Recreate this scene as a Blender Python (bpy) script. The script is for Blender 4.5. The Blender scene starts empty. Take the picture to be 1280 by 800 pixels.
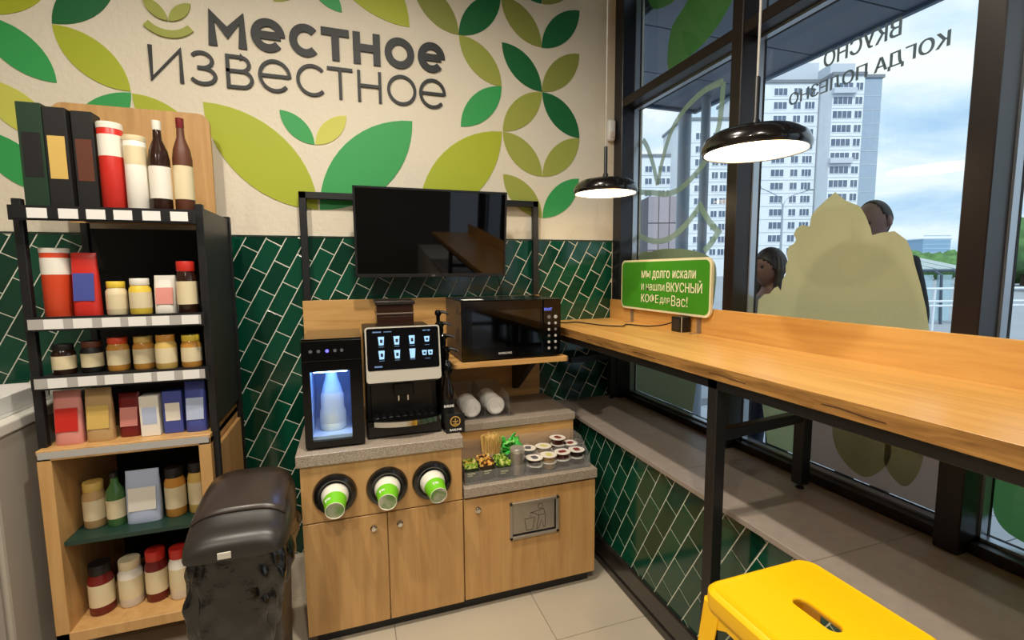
import bpy, bmesh, math, random
from math import sin, cos, pi, radians
from mathutils import Vector, Matrix, noise

random.seed(7)
SC = bpy.context.scene
COL = SC.collection

# ------------------------------------------------------------------ camera
CAM_Z = 1.45
def camera():
    yaw, pitch, roll, fpx = .3269, .1017, .0079, 596.41
    f = Vector((sin(yaw)*cos(pitch), cos(yaw)*cos(pitch), -sin(pitch)))
    r = Vector((cos(yaw), -sin(yaw), 0)); d = f.cross(r)
    rr = cos(roll)*r + sin(roll)*d; dd = -sin(roll)*r + cos(roll)*d
    cd = bpy.data.cameras.new('camera'); co = bpy.data.objects.new('camera', cd); COL.objects.link(co)
    m = Matrix.Identity(4)
    for i in range(3):
        m[i][0] = rr[i]; m[i][1] = -dd[i]; m[i][2] = -f[i]
    m[0][3], m[1][3], m[2][3] = 0, 0, CAM_Z
    co.matrix_world = m
    cd.sensor_width = 36; cd.sensor_fit = 'HORIZONTAL'; cd.lens = fpx/1280*36; cd.clip_start = .02; cd.clip_end = 600
    SC.camera = co
camera()

# ------------------------------------------------------------------ world, sun, exposure
def world():
    w = bpy.data.worlds.new('sky'); SC.world = w; w.use_nodes = True
    nt = w.node_tree; N = nt.nodes; L = nt.links; N.clear()
    tc = N.new('ShaderNodeTexCoord'); sep = N.new('ShaderNodeSeparateXYZ'); L.new(tc.outputs['Generated'], sep.inputs[0])
    mx = N.new('ShaderNodeMath'); mx.operation = 'MAXIMUM'; mx.inputs[1].default_value = 0; L.new(sep.outputs['Z'], mx.inputs[0])
    ad = N.new('ShaderNodeMath'); ad.inputs[1].default_value = .22; L.new(mx.outputs[0], ad.inputs[0])
    cb = N.new('ShaderNodeCombineXYZ')
    for k in 'XY':
        dv = N.new('ShaderNodeMath'); dv.operation = 'DIVIDE'; L.new(sep.outputs[k], dv.inputs[0]); L.new(ad.outputs[0], dv.inputs[1]); L.new(dv.outputs[0], cb.inputs[k])
    no = N.new('ShaderNodeTexNoise'); no.inputs['Scale'].default_value = 1.5; no.inputs['Detail'].default_value = 9; no.inputs['Roughness'].default_value = .56; no.inputs['Distortion'].default_value = .4
    L.new(cb.outputs[0], no.inputs['Vector'])
    cr = N.new('ShaderNodeValToRGB'); e = cr.color_ramp.elements
    e[0].position = .30; e[0].color = (.30, .52, .84, 1); e[1].position = .60; e[1].color = (1.0, 1.0, 1.0, 1)
    q = cr.color_ramp.elements.new(.46); q.color = (.62, .78, .95, 1)
    L.new(no.outputs['Fac'], cr.inputs[0])
    gr = N.new('ShaderNodeValToRGB'); g = gr.color_ramp.elements
    g[0].position = 0; g[0].color = (.55, .55, .55, 1); g[1].position = .35; g[1].color = (0, 0, 0, 1)
    L.new(mx.outputs[0], gr.inputs[0])
    mix = N.new('ShaderNodeMix'); mix.data_type = 'RGBA'; mix.inputs['B'].default_value = (.66, .80, .95, 1)
    L.new(gr.outputs[0], mix.inputs['Factor']); L.new(cr.outputs[0], mix.inputs['A'])
    bg = N.new('ShaderNodeBackground'); bg.inputs['Strength'].default_value = 1.2; L.new(mix.outputs['Result'], bg.inputs['Color'])
    out = N.new('ShaderNodeOutputWorld'); L.new(bg.outputs[0], out.inputs[0])
world()
sd = bpy.data.lights.new('sun', 'SUN'); sd.energy = 2.7; sd.angle = radians(12); sd.color = (1, .97, .92)
so = bpy.data.objects.new('sun', sd); COL.objects.link(so); so.rotation_euler = (radians(38), radians(-28), 0)
SC.view_settings.view_transform = 'Standard'; SC.view_settings.look = 'None'
SC.view_settings.gamma = 1; SC.view_settings.use_curve_mapping = False
SC.view_settings.exposure = 0.0
LAMP_W = 27.0        # ceiling spotlights
PEND_E = 9.0         # pendant diffusers

# ------------------------------------------------------------------ materials
def lin(c):
    return tuple((v/255/12.92 if v/255 <= .04045 else ((v/255+.055)/1.055)**2.4) for v in c) + (1,)
MATS = {}
def M(name, col, rough=.5, metal=0., bump=0., bscale=60., var=0., vscale=8., emit=0., coat=0., spec=.5, rnd=0., stretch=None):
    if name in MATS: return MATS[name]
    m = bpy.data.materials.new(name); m.use_nodes = True; MATS[name] = m
    nt = m.node_tree; N = nt.nodes; L = nt.links; b = N['Principled BSDF']
    c = lin(col)
    b.inputs['Base Color'].default_value = c; b.inputs['Roughness'].default_value = rough; b.inputs['Metallic'].default_value = metal
    b.inputs['Specular IOR Level'].default_value = spec
    if coat: b.inputs['Coat Weight'].default_value = coat; b.inputs['Coat Roughness'].default_value = .08
    tc = None
    def coord():
        t = N.new('ShaderNodeTexCoord'); mp = N.new('ShaderNodeMapping'); L.new(t.outputs['Object'], mp.inputs[0])
        if stretch: mp.inputs['Scale'].default_value = stretch
        return mp
    if var or rnd:
        src = None
        if var:
            n = N.new('ShaderNodeTexNoise'); n.inputs['Scale'].default_value = vscale; n.inputs['Detail'].default_value = 5
            L.new(coord().outputs[0], n.inputs['Vector']); src = n.outputs['Fac']; amt = var
        else:
            o = N.new('ShaderNodeObjectInfo'); src = o.outputs['Random']; amt = rnd
        mr = N.new('ShaderNodeMapRange'); mr.inputs['From Min'].default_value = .25 if var else 0; mr.inputs['From Max'].default_value = .75 if var else 1
        mr.inputs['To Min'].default_value = 1-amt; mr.inputs['To Max'].default_value = 1+amt; L.new(src, mr.inputs[0])
        mu = N.new('ShaderNodeMix'); mu.data_type = 'RGBA'; mu.blend_type = 'MULTIPLY'; mu.inputs['Factor'].default_value = 1; mu.inputs['A'].default_value = c
        L.new(mr.outputs[0], mu.inputs['B']); L.new(mu.outputs['Result'], b.inputs['Base Color'])
    if bump:
        n = N.new('ShaderNodeTexNoise'); n.inputs['Scale'].default_value = bscale; n.inputs['Detail'].default_value = 4
        L.new(coord().outputs[0], n.inputs['Vector'])
        bp = N.new('ShaderNodeBump'); bp.inputs['Strength'].default_value = bump; bp.inputs['Distance'].default_value = .01
        L.new(n.outputs['Fac'], bp.inputs['Height']); L.new(bp.outputs[0], b.inputs['Normal'])
    if emit:
        b.inputs['Emission Color'].default_value = c; b.inputs['Emission Strength'].default_value = emit
    return m
def wood(name, light, dark, stretch, rough=.42):
    if name in MATS: return MATS[name]
    m = bpy.data.materials.new(name); m.use_nodes = True; MATS[name] = m
    nt = m.node_tree; N = nt.nodes; L = nt.links; b = N['Principled BSDF']; b.inputs['Roughness'].default_value = rough
    t = N.new('ShaderNodeTexCoord'); mp = N.new('ShaderNodeMapping'); mp.inputs['Scale'].default_value = stretch; L.new(t.outputs['Object'], mp.inputs[0])
    n1 = N.new('ShaderNodeTexNoise'); n1.inputs['Scale'].default_value = 1; n1.inputs['Detail'].default_value = 7; n1.inputs['Roughness'].default_value = .62; n1.inputs['Distortion'].default_value = .6
    L.new(mp.outputs[0], n1.inputs['Vector'])
    cr = N.new('ShaderNodeValToRGB'); e = cr.color_ramp.elements
    e[0].position = .33; e[0].color = lin(dark); e[1].position = .62; e[1].color = lin(light)
    L.new(n1.outputs['Fac'], cr.inputs[0]); L.new(cr.outputs[0], b.inputs['Base Color'])
    bp = N.new('ShaderNodeBump'); bp.inputs['Strength'].default_value = .06; bp.inputs['Distance'].default_value = .004
    L.new(n1.outputs['Fac'], bp.inputs['Height']); L.new(bp.outputs[0], b.inputs['Normal'])
    return m
def granite(name, c1, c2, c3):
    m = bpy.data.materials.new(name); m.use_nodes = True; MATS[name] = m
    nt = m.node_tree; N = nt.nodes; L = nt.links; b = N['Principled BSDF']; b.inputs['Roughness'].default_value = .45
    t = N.new('ShaderNodeTexCoord'); n1 = N.new('ShaderNodeTexNoise'); n1.inputs['Scale'].default_value = 260; n1.inputs['Detail'].default_value = 3
    L.new(t.outputs['Object'], n1.inputs['Vector'])
    cr = N.new('ShaderNodeValToRGB'); e = cr.color_ramp.elements
    e[0].position = .36; e[0].color = lin(c1); e[1].position = .64; e[1].color = lin(c3); q = e.new(.5); q.color = lin(c2)
    L.new(n1.outputs['Fac'], cr.inputs[0]); L.new(cr.outputs[0], b.inputs['Base Color'])
    return m
def glassy(name, tint, gloss_rough=.0, base=.0, body=None, body_amt=0.):
    """clear sheet: transmits straight through, reflects by Fresnel; optional milky body"""
    m = bpy.data.materials.new(name); m.use_nodes = True; MATS[name] = m
    nt = m.node_tree; N = nt.nodes; L = nt.links; N.clear()
    tr = N.new('ShaderNodeBsdfTransparent'); tr.inputs[0].default_value = tint
    gl = N.new('ShaderNodeBsdfGlossy'); gl.inputs['Roughness'].default_value = gloss_rough
    fr = N.new('ShaderNodeFresnel'); fr.inputs[0].default_value = 1.45
    last = tr
    if body:
        df = N.new('ShaderNodeBsdfDiffuse'); df.inputs[0].default_value = lin(body)
        mx0 = N.new('ShaderNodeMixShader'); mx0.inputs[0].default_value = body_amt; L.new(tr.outputs[0], mx0.inputs[1]); L.new(df.outputs[0], mx0.inputs[2]); last = mx0
    ge = N.new('ShaderNodeNewGeometry'); iv = N.new('ShaderNodeMath'); iv.operation = 'SUBTRACT'; iv.inputs[0].default_value = 1; L.new(ge.outputs['Backfacing'], iv.inputs[1])
    mu = N.new('ShaderNodeMath'); mu.operation = 'MULTIPLY'; L.new(fr.outputs[0], mu.inputs[0]); L.new(iv.outputs[0], mu.inputs[1])
    mx = N.new('ShaderNodeMixShader'); L.new(mu.outputs[0], mx.inputs[0]); L.new(last.outputs[0], mx.inputs[1]); L.new(gl.outputs[0], mx.inputs[2])
    out = N.new('ShaderNodeOutputMaterial'); L.new(mx.outputs[0], out.inputs[0])
    return m
def film(name, col, clear=.1, trans=.5):
    m = bpy.data.materials.new(name); m.use_nodes = True; MATS[name] = m
    nt = m.node_tree; N = nt.nodes; L = nt.links; N.clear()
    df = N.new('ShaderNodeBsdfDiffuse'); df.inputs[0].default_value = lin(col)
    tl = N.new('ShaderNodeBsdfTranslucent'); tl.inputs[0].default_value = lin(col)
    tr = N.new('ShaderNodeBsdfTransparent')
    a = N.new('ShaderNodeMixShader'); a.inputs[0].default_value = trans; L.new(df.outputs[0], a.inputs[1]); L.new(tl.outputs[0], a.inputs[2])
    b = N.new('ShaderNodeMixShader'); b.inputs[0].default_value = clear; L.new(a.outputs[0], b.inputs[1]); L.new(tr.outputs[0], b.inputs[2])
    out = N.new('ShaderNodeOutputMaterial'); L.new(b.outputs[0], out.inputs[0])
    return m

CREAM = M('cream_plaster', (228, 218, 198), .8, bump=.35, bscale=45)
GROUT = M('grout', (232, 230, 214), .8)
TILE = M('green_tile', (10, 66, 48), .13, rnd=.35, bump=.04, bscale=18, coat=.3)
OAK_V = wood('oak_upright', (206, 162, 104), (188, 142, 86), (26, 26, 2.2))
OAK_H = wood('oak_lengthwise', (220, 170, 96), (200, 146, 76), (22, 1.6, 22), .33)
OAK_X = wood('oak_crosswise', (220, 172, 106), (190, 142, 80), (2.2, 26, 26))
OAK_EDGE = wood('oak_edge', (176, 130, 70), (120, 82, 40), (40, 5, 60))
GRAN = granite('speckled_worktop', (134, 120, 106), (162, 148, 132), (184, 171, 155))
SILLM = M('sill_stone', (150, 138, 128), .42, var=.08, vscale=30)
FLOORM = M('floor_tile', (192, 180, 160), .32, var=.05, vscale=4)
FGROUT = M('floor_grout', (140, 130, 115), .8)
BLACK = M('black_metal', (24, 24, 26), .42)
BLKGL = M('black_gloss', (6, 6, 7), .10, spec=.4)
BLKPL = M('black_plastic', (20, 20, 21), .38)
BROWNF = M('brown_aluminium', (27, 18, 17), .36)
NAVYF = M('dark_aluminium', (26, 26, 34), .3)
SILVER = M('silver_bead', (170, 178, 188), .28, metal=.7)
STEEL = M('brushed_steel', (176, 168, 158), .34, metal=.75, var=.06, vscale=20)
CHROME = M('chrome', (220, 220, 220), .08, metal=1)
WHITE = M('white_plastic', (236, 234, 230), .4)
PAPER = M('white_paper', (240, 238, 232), .7)
YELLOW = M('yellow_paint', (255, 196, 4), .38)
LETTER = M('charcoal_letter', (38, 40, 42), .55)
GLASS = glassy('window_glass', (.93, .97, .96, 1))
ACRYL = glassy('acrylic', (.93, .93, .93, 1), body=(240, 240, 240), body_amt=.085)
RUBBER = M('black_rubber', (12, 12, 12), .7)

# ------------------------------------------------------------------ mesh builder
class MB:
    def __init__(s): s.v = []; s.f = []; s.m = []; s.X = None
    def _add(s, vs, fs, mi=0):
        o = len(s.v)
        if s.X is not None: vs = [s.X @ Vector(p) for p in vs]
        s.v += [tuple(p) for p in vs]; s.f += [tuple(o+i for i in f) for f in fs]; s.m += [mi]*len(fs)
        return s
    def box(s, x0, x1, y0, y1, z0, z1, mi=0):
        return s._add([(x0,y0,z0),(x1,y0,z0),(x1,y1,z0),(x0,y1,z0),(x0,y0,z1),(x1,y0,z1),(x1,y1,z1),(x0,y1,z1)],
                      [(0,3,2,1),(4,5,6,7),(0,1,5,4),(1,2,6,5),(2,3,7,6),(3,0,4,7)], mi)
    def rbox(s, x0, x1, y0, y1, z0, z1, b=.004, seg=2, mi=0):
        bm = bmesh.new(); bmesh.ops.create_cube(bm, size=1)
        for v in bm.verts: v.co = ((x0+x1)/2+v.co.x*(x1-x0), (y0+y1)/2+v.co.y*(y1-y0), (z0+z1)/2+v.co.z*(z1-z0))
        bmesh.ops.bevel(bm, geom=bm.edges[:], offset=b, segments=seg, affect='EDGES', profile=.5, clamp_overlap=True)
        bm.verts.index_update(); s._add([v.co.copy() for v in bm.verts], [[v.index for v in f.verts] for f in bm.faces], mi); bm.free(); return s
    def cyl(s, p0, p1, r0, r1=None, n=24, mi=0, cap0=True, cap1=True):
        r1 = r0 if r1 is None else r1; p0 = Vector(p0); p1 = Vector(p1); d = (p1-p0).normalized()
        a = d.orthogonal().normalized(); b = d.cross(a); vs = []
        for p, r in ((p0, r0), (p1, r1)):
            for i in range(n): t = 2*pi*i/n; vs.append(p+a*r*cos(t)+b*r*sin(t))
        fs = [(i, (i+1) % n, n+(i+1) % n, n+i) for i in range(n)]
        if cap0: fs.append(tuple(range(n-1, -1, -1)))
        if cap1: fs.append(tuple(range(n, 2*n)))
        return s._add(vs, fs, mi)
    def lathe(s, prof, n=32, c=(0,0,0), axis='Z', mi=0, caps=True):
        vs = []; fs = []; c = Vector(c)
        for r, h in prof:
            for i in range(n):
                t = 2*pi*i/n; x, y = r*cos(t), r*sin(t)
                if axis == 'Z': p = (x, y, h)
                elif axis == 'Y': p = (x, h, -y)
                else: p = (h, x, y)
                vs.append(c+Vector(p))
        for k in range(len(prof)-1):
            for i in range(n): j = (i+1) % n; fs.append((k*n+i, k*n+j, (k+1)*n+j, (k+1)*n+i))
        if caps and prof[0][0] > 1e-5: fs.append(tuple(range(n-1, -1, -1)))
        if caps and prof[-1][0] > 1e-5: fs.append(tuple((len(prof)-1)*n+i for i in range(n)))
        return s._add(vs, fs, mi)
    def prism(s, poly, plane, d0, d1, mi=0):
        """poly in the plane: 'XZ' (depth Y), 'YZ' (depth X), 'XY' (depth Z)"""
        def P(a, b, d): return {'XZ': (a, d, b), 'YZ': (d, a, b), 'XY': (a, b, d)}[plane]
        n = len(poly); vs = [P(a, b, d0) for a, b in poly]+[P(a, b, d1) for a, b in poly]
        fs = [tuple(range(n)), tuple(range(2*n-1, n-1, -1))]+[(i, n+i, n+(i+1) % n, (i+1) % n) for i in range(n)]
        return s._add(vs, fs, mi)
    def tube(s, pts, r, n=8, mi=0, closed=False):
        pts = [Vector(p) for p in pts]; vs = []; fs = []; k = len(pts); a = None
        for i, p in enumerate(pts):
            if closed: d = (pts[(i+1) % k]-pts[i-1])
            else: d = pts[min(i+1, k-1)]-pts[max(i-1, 0)]
            d.normalize()
            a = d.orthogonal().normalized() if a is None else (a-d*a.dot(d)).normalized()
            b = d.cross(a); rr = r[i] if isinstance(r, (list, tuple)) else r
            for j in range(n): t = 2*pi*j/n; vs.append(p+a*rr*cos(t)+b*rr*sin(t))
        for i in range(k if closed else k-1):
            i2 = (i+1) % k
            for j in range(n): fs.append((i*n+j, i*n+(j+1) % n, i2*n+(j+1) % n, i2*n+j))
        if not closed: fs += [tuple(range(n-1, -1, -1)), tuple((k-1)*n+j for j in range(n))]
        return s._add(vs, fs, mi)
    def ribbon(s, pts, w, plane, d0, d1, mi=0, closed=False):
        """flat stroke of width w along pts, extruded from d0 to d1"""
        P = [Vector(p) for p in pts]; k = len(P); Lf = []; Rt = []
        for i in range(k):
            if closed: a = (P[i]-P[i-1]).normalized(); b = (P[(i+1) % k]-P[i]).normalized()
            else:
                b = (P[min(i+1, k-1)]-P[max(min(i, k-2), 0)]).normalized(); a = (P[i]-P[i-1]).normalized() if i else b
            na = Vector((-a.y, a.x)); nb = Vector((-b.y, b.x)); t = (na+nb)
            t = t/ max(t.dot(na), .45) if t.length > 1e-6 else na
            Lf.append(P[i]+t*w/2); Rt.append(P[i]-t*w/2)
        for i in range(k if closed else k-1):
            j = (i+1) % k
            s.prism([Lf[i], Lf[j], Rt[j], Rt[i]], plane, d0, d1, mi)
        return s
    def build(s, name, mats, parent=None, smooth=True, loc=None, ang=35):
        """loc: subtract this world position (the root's place) from the vertices"""
        me = bpy.data.meshes.new(name)
        if parent is not None:
            if loc is None: loc = WORLD.get(parent.name, Vector((0, 0, 0)))
            loc = Vector(loc); pos = Vector((0, 0, 0))
        else:
            if loc is None:
                xs = list(zip(*s.v)); loc = Vector(((min(xs[0])+max(xs[0]))/2, (min(xs[1])+max(xs[1]))/2, min(xs[2])))
            loc = Vector(loc); pos = loc
        me.from_pydata([tuple(Vector(p)-loc) for p in s.v], [], s.f)
        if not isinstance(mats, (list, tuple)): mats = [mats]
        for m in mats: me.materials.append(m)
        me.polygons.foreach_set('material_index', s.m)
        bm = bmesh.new(); bm.from_mesh(me); bmesh.ops.recalc_face_normals(bm, faces=bm.faces[:]); bm.to_mesh(me); bm.free()
        if smooth:
            me.polygons.foreach_set('use_smooth', [True]*len(me.polygons)); me.set_sharp_from_angle(angle=radians(ang))
        o = bpy.data.objects.new(name, me); COL.objects.link(o); o.location = pos
        if parent is not None:
            o.parent = parent; WORLD[o.name] = loc
        else: WORLD[o.name] = pos
        return o
WORLD = {}
def tag(o, label=None, cat=None, group=None, kind=None):
    if label: o['label'] = label
    if cat: o['category'] = cat
    if group: o['group'] = group
    if kind: o['kind'] = kind
    return o
def root(name, loc, label=None, cat=None, group=None, kind=None, rz=0, local=False):
    e = bpy.data.objects.new(name, None); COL.objects.link(e); e.location = loc; e.rotation_euler.z = rz; e.empty_display_size = .05
    WORLD[e.name] = Vector((0, 0, 0)) if local else Vector(loc)
    return tag(e, label, cat, group, kind)
def copy_tree(o, parent=None):
    c = o.copy(); COL.objects.link(c); c.parent = parent
    for ch in [x for x in o.children]: copy_tree(ch, c)
    return c
def text_mesh(mb, body, size, X, mi=0, offset=0., extrude=0., spacing=1., width=None, height=None):
    """lettering in the local XY plane, lower left at the origin, placed by matrix X"""
    c = bpy.data.curves.new('lettering', 'FONT'); c.body = body; c.size = size; c.offset = offset; c.resolution_u = 4; c.space_character = spacing; c.extrude = extrude
    o = bpy.data.objects.new('lettering', c); COL.objects.link(o)
    bpy.context.view_layer.update()
    me = bpy.data.meshes.new_from_object(o.evaluated_get(bpy.context.evaluated_depsgraph_get()))
    vs = [v.co.copy() for v in me.vertices]; x0 = min(v.x for v in vs); x1 = max(v.x for v in vs); y0 = min(v.y for v in vs); y1 = max(v.y for v in vs)
    sx = width/(x1-x0) if width else 1; sy = height/(y1-y0) if height else 1
    old = mb.X; mb.X = X
    mb._add([Vector(((v.x-x0)*sx, v.y*sy if not height else (v.y-y0)*sy, v.z)) for v in vs], [tuple(p.vertices) for p in me.polygons], mi)
    mb.X = old
    bpy.data.objects.remove(o); bpy.data.curves.remove(c); bpy.data.meshes.remove(me)
def frame_mat(origin, ex, ey):
    ex = Vector(ex).normalized(); ey = Vector(ey).normalized(); ez = ex.cross(ey)
    m = Matrix.Identity(4)
    for i in range(3): m[i][0] = ex[i]; m[i][1] = ey[i]; m[i][2] = ez[i]; m[i][3] = origin[i]
    return m
def arc(cx, cy, rx, ry, a0, a1, n=16):
    return [(cx+rx*cos(radians(a0+(a1-a0)*i/n)), cy+ry*sin(radians(a0+(a1-a0)*i/n))) for i in range(n+1)]
def rrect(x0, x1, y0, y1, r, n=6):
    p = []
    for cx, cy, a in ((x1-r, y1-r, 0), (x0+r, y1-r, 90), (x0+r, y0+r, 180), (x1-r, y0+r, 270)):
        p += arc(cx, cy, r, r, a, a+90, n)
    return p
def smooth_path(pts, n=6, closed=False):
    out = []; k = len(pts)
    for i in range(k if closed else k-1):
        g = lambda j: Vector(pts[j % k] if closed else pts[max(0, min(k-1, j))])
        p0, p1, p2, p3 = g(i-1), g(i), g(i+1), g(i+2)
        for j in range(n):
            t = j/n; out.append(.5*((2*p1)+(-p0+p2)*t+(2*p0-5*p1+4*p2-p3)*t*t+(-p0+3*p1-3*p2+p3)*t**3))
    if not closed: out.append(Vector(pts[-1]))
    return out

# ================================================================== THE ROOM
WY = 2.55       # back wall
TILE_TOP = 1.623
XC = 1.502      # corner with the window wall
TX = 1.140      # tiled low wall
SILL_Z = .685
CEIL = 3.3
XL, YF = -2.9, -3.6

# floor of large tiles
fl = MB().box(XL, 1.2, YF, WY+.2, -.12, -.004).build('floor', FGROUT, smooth=False); tag(fl, 'pale beige floor of large square tiles', kind='structure')
ft = MB().rbox(-.2985, .2985, -.2985, .2985, -.01, 0, .0015, 1).build('tile', FLOORM, fl, smooth=False, loc=(0, 0, 0))
k = 0
for i in range(-5, 3):
    for j in range(-6, 5):
        cx, cy = .42+i*.6, 1.30+j*.6
        if cx-.3 > 1.15 or cx+.3 < XL or cy-.3 < YF: continue
        t = ft if k == 0 else ft.copy()
        if k: COL.objects.link(t)
        t.parent = fl; t.location = (cx-fl.location.x, cy-fl.location.y, -fl.location.z); k += 1

# walls
wb = MB().box(XL, 1.70, WY, WY+.2, 0, CEIL).build('wall_back', CREAM, smooth=False); tag(wb, 'cream plaster back wall above green slanted tiles', kind='structure')
MB().box(XL, XC, WY-.003, WY+.01, 0, TILE_TOP).build('grout', GROUT, wb, smooth=False)
MB().rbox(XL, XC, WY-.010, WY, TILE_TOP, TILE_TOP+.006, .001, 1).build('tile_edge_strip', M('strip_green', (30, 60, 50), .4), wb, smooth=False)
wl = MB().box(XL-.15, XL, YF, WY+.2, 0, CEIL)  .build('wall_left', M('shop_side', (150, 142, 130), .8), smooth=False); tag(wl, 'side wall of the shop, darkened to bounce less light', kind='structure')  # out of view; wall tone lowered to cut the fill light it bounces
wf = MB().box(XL-.15, 1.70, YF-.15, YF, 0, CEIL).build('wall_front', M('shop_rear', (120, 114, 106), .8), smooth=False); tag(wf, 'far wall of the shop behind the viewer, darkened to bounce less light', kind='structure')  # unseen as well, its colour kept dark for stronger contrast in the room
wr = MB().box(TX+.004, 1.70, YF, WY, 0, SILL_Z-.022).build('wall_right', GROUT, smooth=False); tag(wr, 'low wall under the windows clad in green slanted tiles', kind='structure')
ce = MB().box(XL-.15, 1.75, YF-.15, WY+.2, CEIL, CEIL+.12).build('ceiling', M('ceiling_grey', (84, 83, 82), .8), smooth=False); tag(ce, 'plain grey shop ceiling', kind='structure')
bb = MB().rbox(TX-.012, TX+.01, YF, WY, .0, .125, .003, 1)
bb.rbox(TX-.02, TX+.01, YF, WY, .0, .035, .003, 1)
bbo = bb.build('baseboard_right', M('dark_skirting', (38, 34, 32), .2, coat=.4)); tag(bbo, 'dark glossy skirting below the green tiled low wall', kind='structure')

# slanted running-bond tiles
def clip(poly, s0, s1, z0, z1):
    def cut(P, ins, inter):
        out = []
        for i in range(len(P)):
            a, b = P[i-1], P[i]
            if ins(b):
                if not ins(a): out.append(inter(a, b))
                out.append(b)
            elif ins(a): out.append(inter(a, b))
        return out
    for ax, lim, sg in ((0, s0, 1), (0, s1, -1), (1, z0, 1), (1, z1, -1)):
        if not poly: return []
        poly = cut(poly, lambda p: sg*(p[ax]-lim) >= -1e-9,
                   lambda a, b: tuple(a[q]+(b[q]-a[q])*((lim-a[ax])/(b[ax]-a[ax])) for q in (0, 1)))
    return poly
def area(P): return abs(sum(P[i-1][0]*P[i][1]-P[i][0]*P[i-1][1] for i in range(len(P)))/2) if len(P) > 2 else 0
TH = radians(61.5); TU, TV_, G = .152, .0757, .0046
def tile_mesh(poly, place, h=.0022):
    """poly centred on its own middle; bevelled face"""
    cx = sum(p[0] for p in poly)/len(poly); cy = sum(p[1] for p in poly)/len(poly); n = len(poly); ins = .0025
    inner = []
    for p in poly:
        d = Vector((p[0]-cx, p[1]-cy)); L_ = d.length or 1; inner.append((p[0]-d.x/L_*ins*1.3, p[1]-d.y/L_*ins*1.3))
    vs = [place(p[0], p[1], 0) for p in poly]+[place(p[0], p[1], h*.65) for p in poly]+[place(p[0], p[1], h) for p in inner]
    fs = [(i, (i+1) % n, n+(i+1) % n, n+i) for i in range(n)]+[(n+i, n+(i+1) % n, 2*n+(i+1) % n, 2*n+i) for i in range(n)]+[tuple(range(2*n, 3*n))]
    return vs, fs
def tiling(wall, s0, s1, z0, z1, anchor, place, prio, limit=298):
    """place(s, z, h) -> world; s runs to the right as seen from the room"""
    a = (cos(TH), sin(TH)); b = (-sin(TH), cos(TH)); todo = []
    R_ = int(6/TV_)
    for j in range(-R_, R_):
        off = 0 if j % 2 == 0 else TU/2
        for i in range(-45, 45):
            u0 = i*TU+off; v0 = (j-.5)*TV_; um = u0+TU/2; vm = v0+TV_/2
            c = (anchor[0]+a[0]*um+b[0]*vm, anchor[1]+a[1]*um+b[1]*vm)
            if not (s0-.1 < c[0] < s1+.1 and z0-.1 < c[1] < z1+.1): continue
            P = [(c[0]+a[0]*x+b[0]*y, c[1]+a[1]*x+b[1]*y) for x, y in ((-(TU-G)/2, -(TV_-G)/2), ((TU-G)/2, -(TV_-G)/2), ((TU-G)/2, (TV_-G)/2), (-(TU-G)/2, (TV_-G)/2))]
            Q = clip(P, s0, s1, z0, z1)
            if area(Q) < 1.2e-4: continue
            todo.append((prio(c), c, P, Q, abs(area(Q)-area(P)) < 1e-7))
    todo.sort(key=lambda t: t[0])
    full = None; rest = MB(); base = Vector(wall.location)
    for q, (pr, c, P, Q, isfull) in enumerate(todo):
        if q >= limit:
            vs, fs = tile_mesh(Q, place); rest._add(vs, fs); continue
        if isfull and full is not None:
            o = bpy.data.objects.new('tile', full); COL.objects.link(o); o.parent = wall; o.location = Vector(place(c[0], c[1], 0))-base; continue
        o0 = Vector(place(c[0], c[1], 0)); vs, fs = tile_mesh(Q, place)
        mb = MB()._add(vs, fs); o = mb.build('tile', TILE, wall, smooth=False, loc=o0); o.location = o0-base
        if isfull: full = o.data
    if rest.v: tag(rest.build('tile_field', TILE, wall, smooth=False), kind='stuff')
def back_prio(c):
    x, z = c
    if z < .60: return 5 + (0 if -.62 < x < -.15 else 3) + (1-z)
    if x < -1.75: return 7
    return 0 if (x < -.45 or x > -.3) else -1
tiling(wb, XL+.01, XC-.002, .02, TILE_TOP-.002, (1.257, 1.511), lambda s, z, h: (s, WY-.003-h, z), back_prio)
tiling(wr, -2.55+.012, 1.2, .127, SILL_Z-.024, (-1.4425, .433), lambda s, z, h: (TX+.004-h, -s, z), lambda c: c[0])

# stone sill in slabs
si = root('trim_1', (1.35, .6, SILL_Z-.022), 'grey stone window sill on the tiled low wall', kind='structure')
for k in range(8):
    y1 = min(1.469+.6*(2-k), WY-.004); y0 = 1.469+.6*(1-k)
    if y0 >= WY or y1 <= YF: continue
    MB().rbox(1.117, 1.70, max(y0, YF)+.0008, y1-.0008, SILL_Z-.02, SILL_Z, .002, 1).build('slab', SILLM, si, smooth=False)

# ================================================================== WINDOWS
XF, XG = 1.505, 1.620
posts = [(2.462, WY-.001), (1.584, 1.6415), (.7575, .8175), (-.07, -.01), (-1.0, -.94)]
TR0, TR1 = 2.372, 2.420
BGREEN = film('green_film', (120, 172, 100), .12, .55)
PALE = film('pale_film', (236, 224, 188), .06, .74)
OUTL = film('outline_film', (186, 200, 172), .42, .5)
PALEG = film('pale_green_film', (214, 220, 188), .08, .55)
GREYF = film('grey_green_film', (176, 182, 150), .10, .55)
DGREEN = film('leaf_green_film', (132, 190, 130), .10, .6)
MAUVE = film('mauve_film', (196, 176, 164), .10, .6)
XFILM = XG+.009
FK = XFILM/1.640      # film outlines were measured on a plane at 1.64 m
def fs_(pts): return [(p[0]*FK, 1.45+(p[1]-1.45)*FK) for p in pts]
def film_part(parent, name, poly, mat):
    MB().prism(fs_(poly), 'YZ', XFILM, XFILM+.0012).build(name, mat, parent, smooth=False)
def film_line(parent, name, pts, w, mat):
    MB().ribbon(smooth_path(fs_(pts), 5), w, 'YZ', XFILM, XFILM+.0012).build(name, mat, parent, smooth=False)
WIN = []
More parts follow.
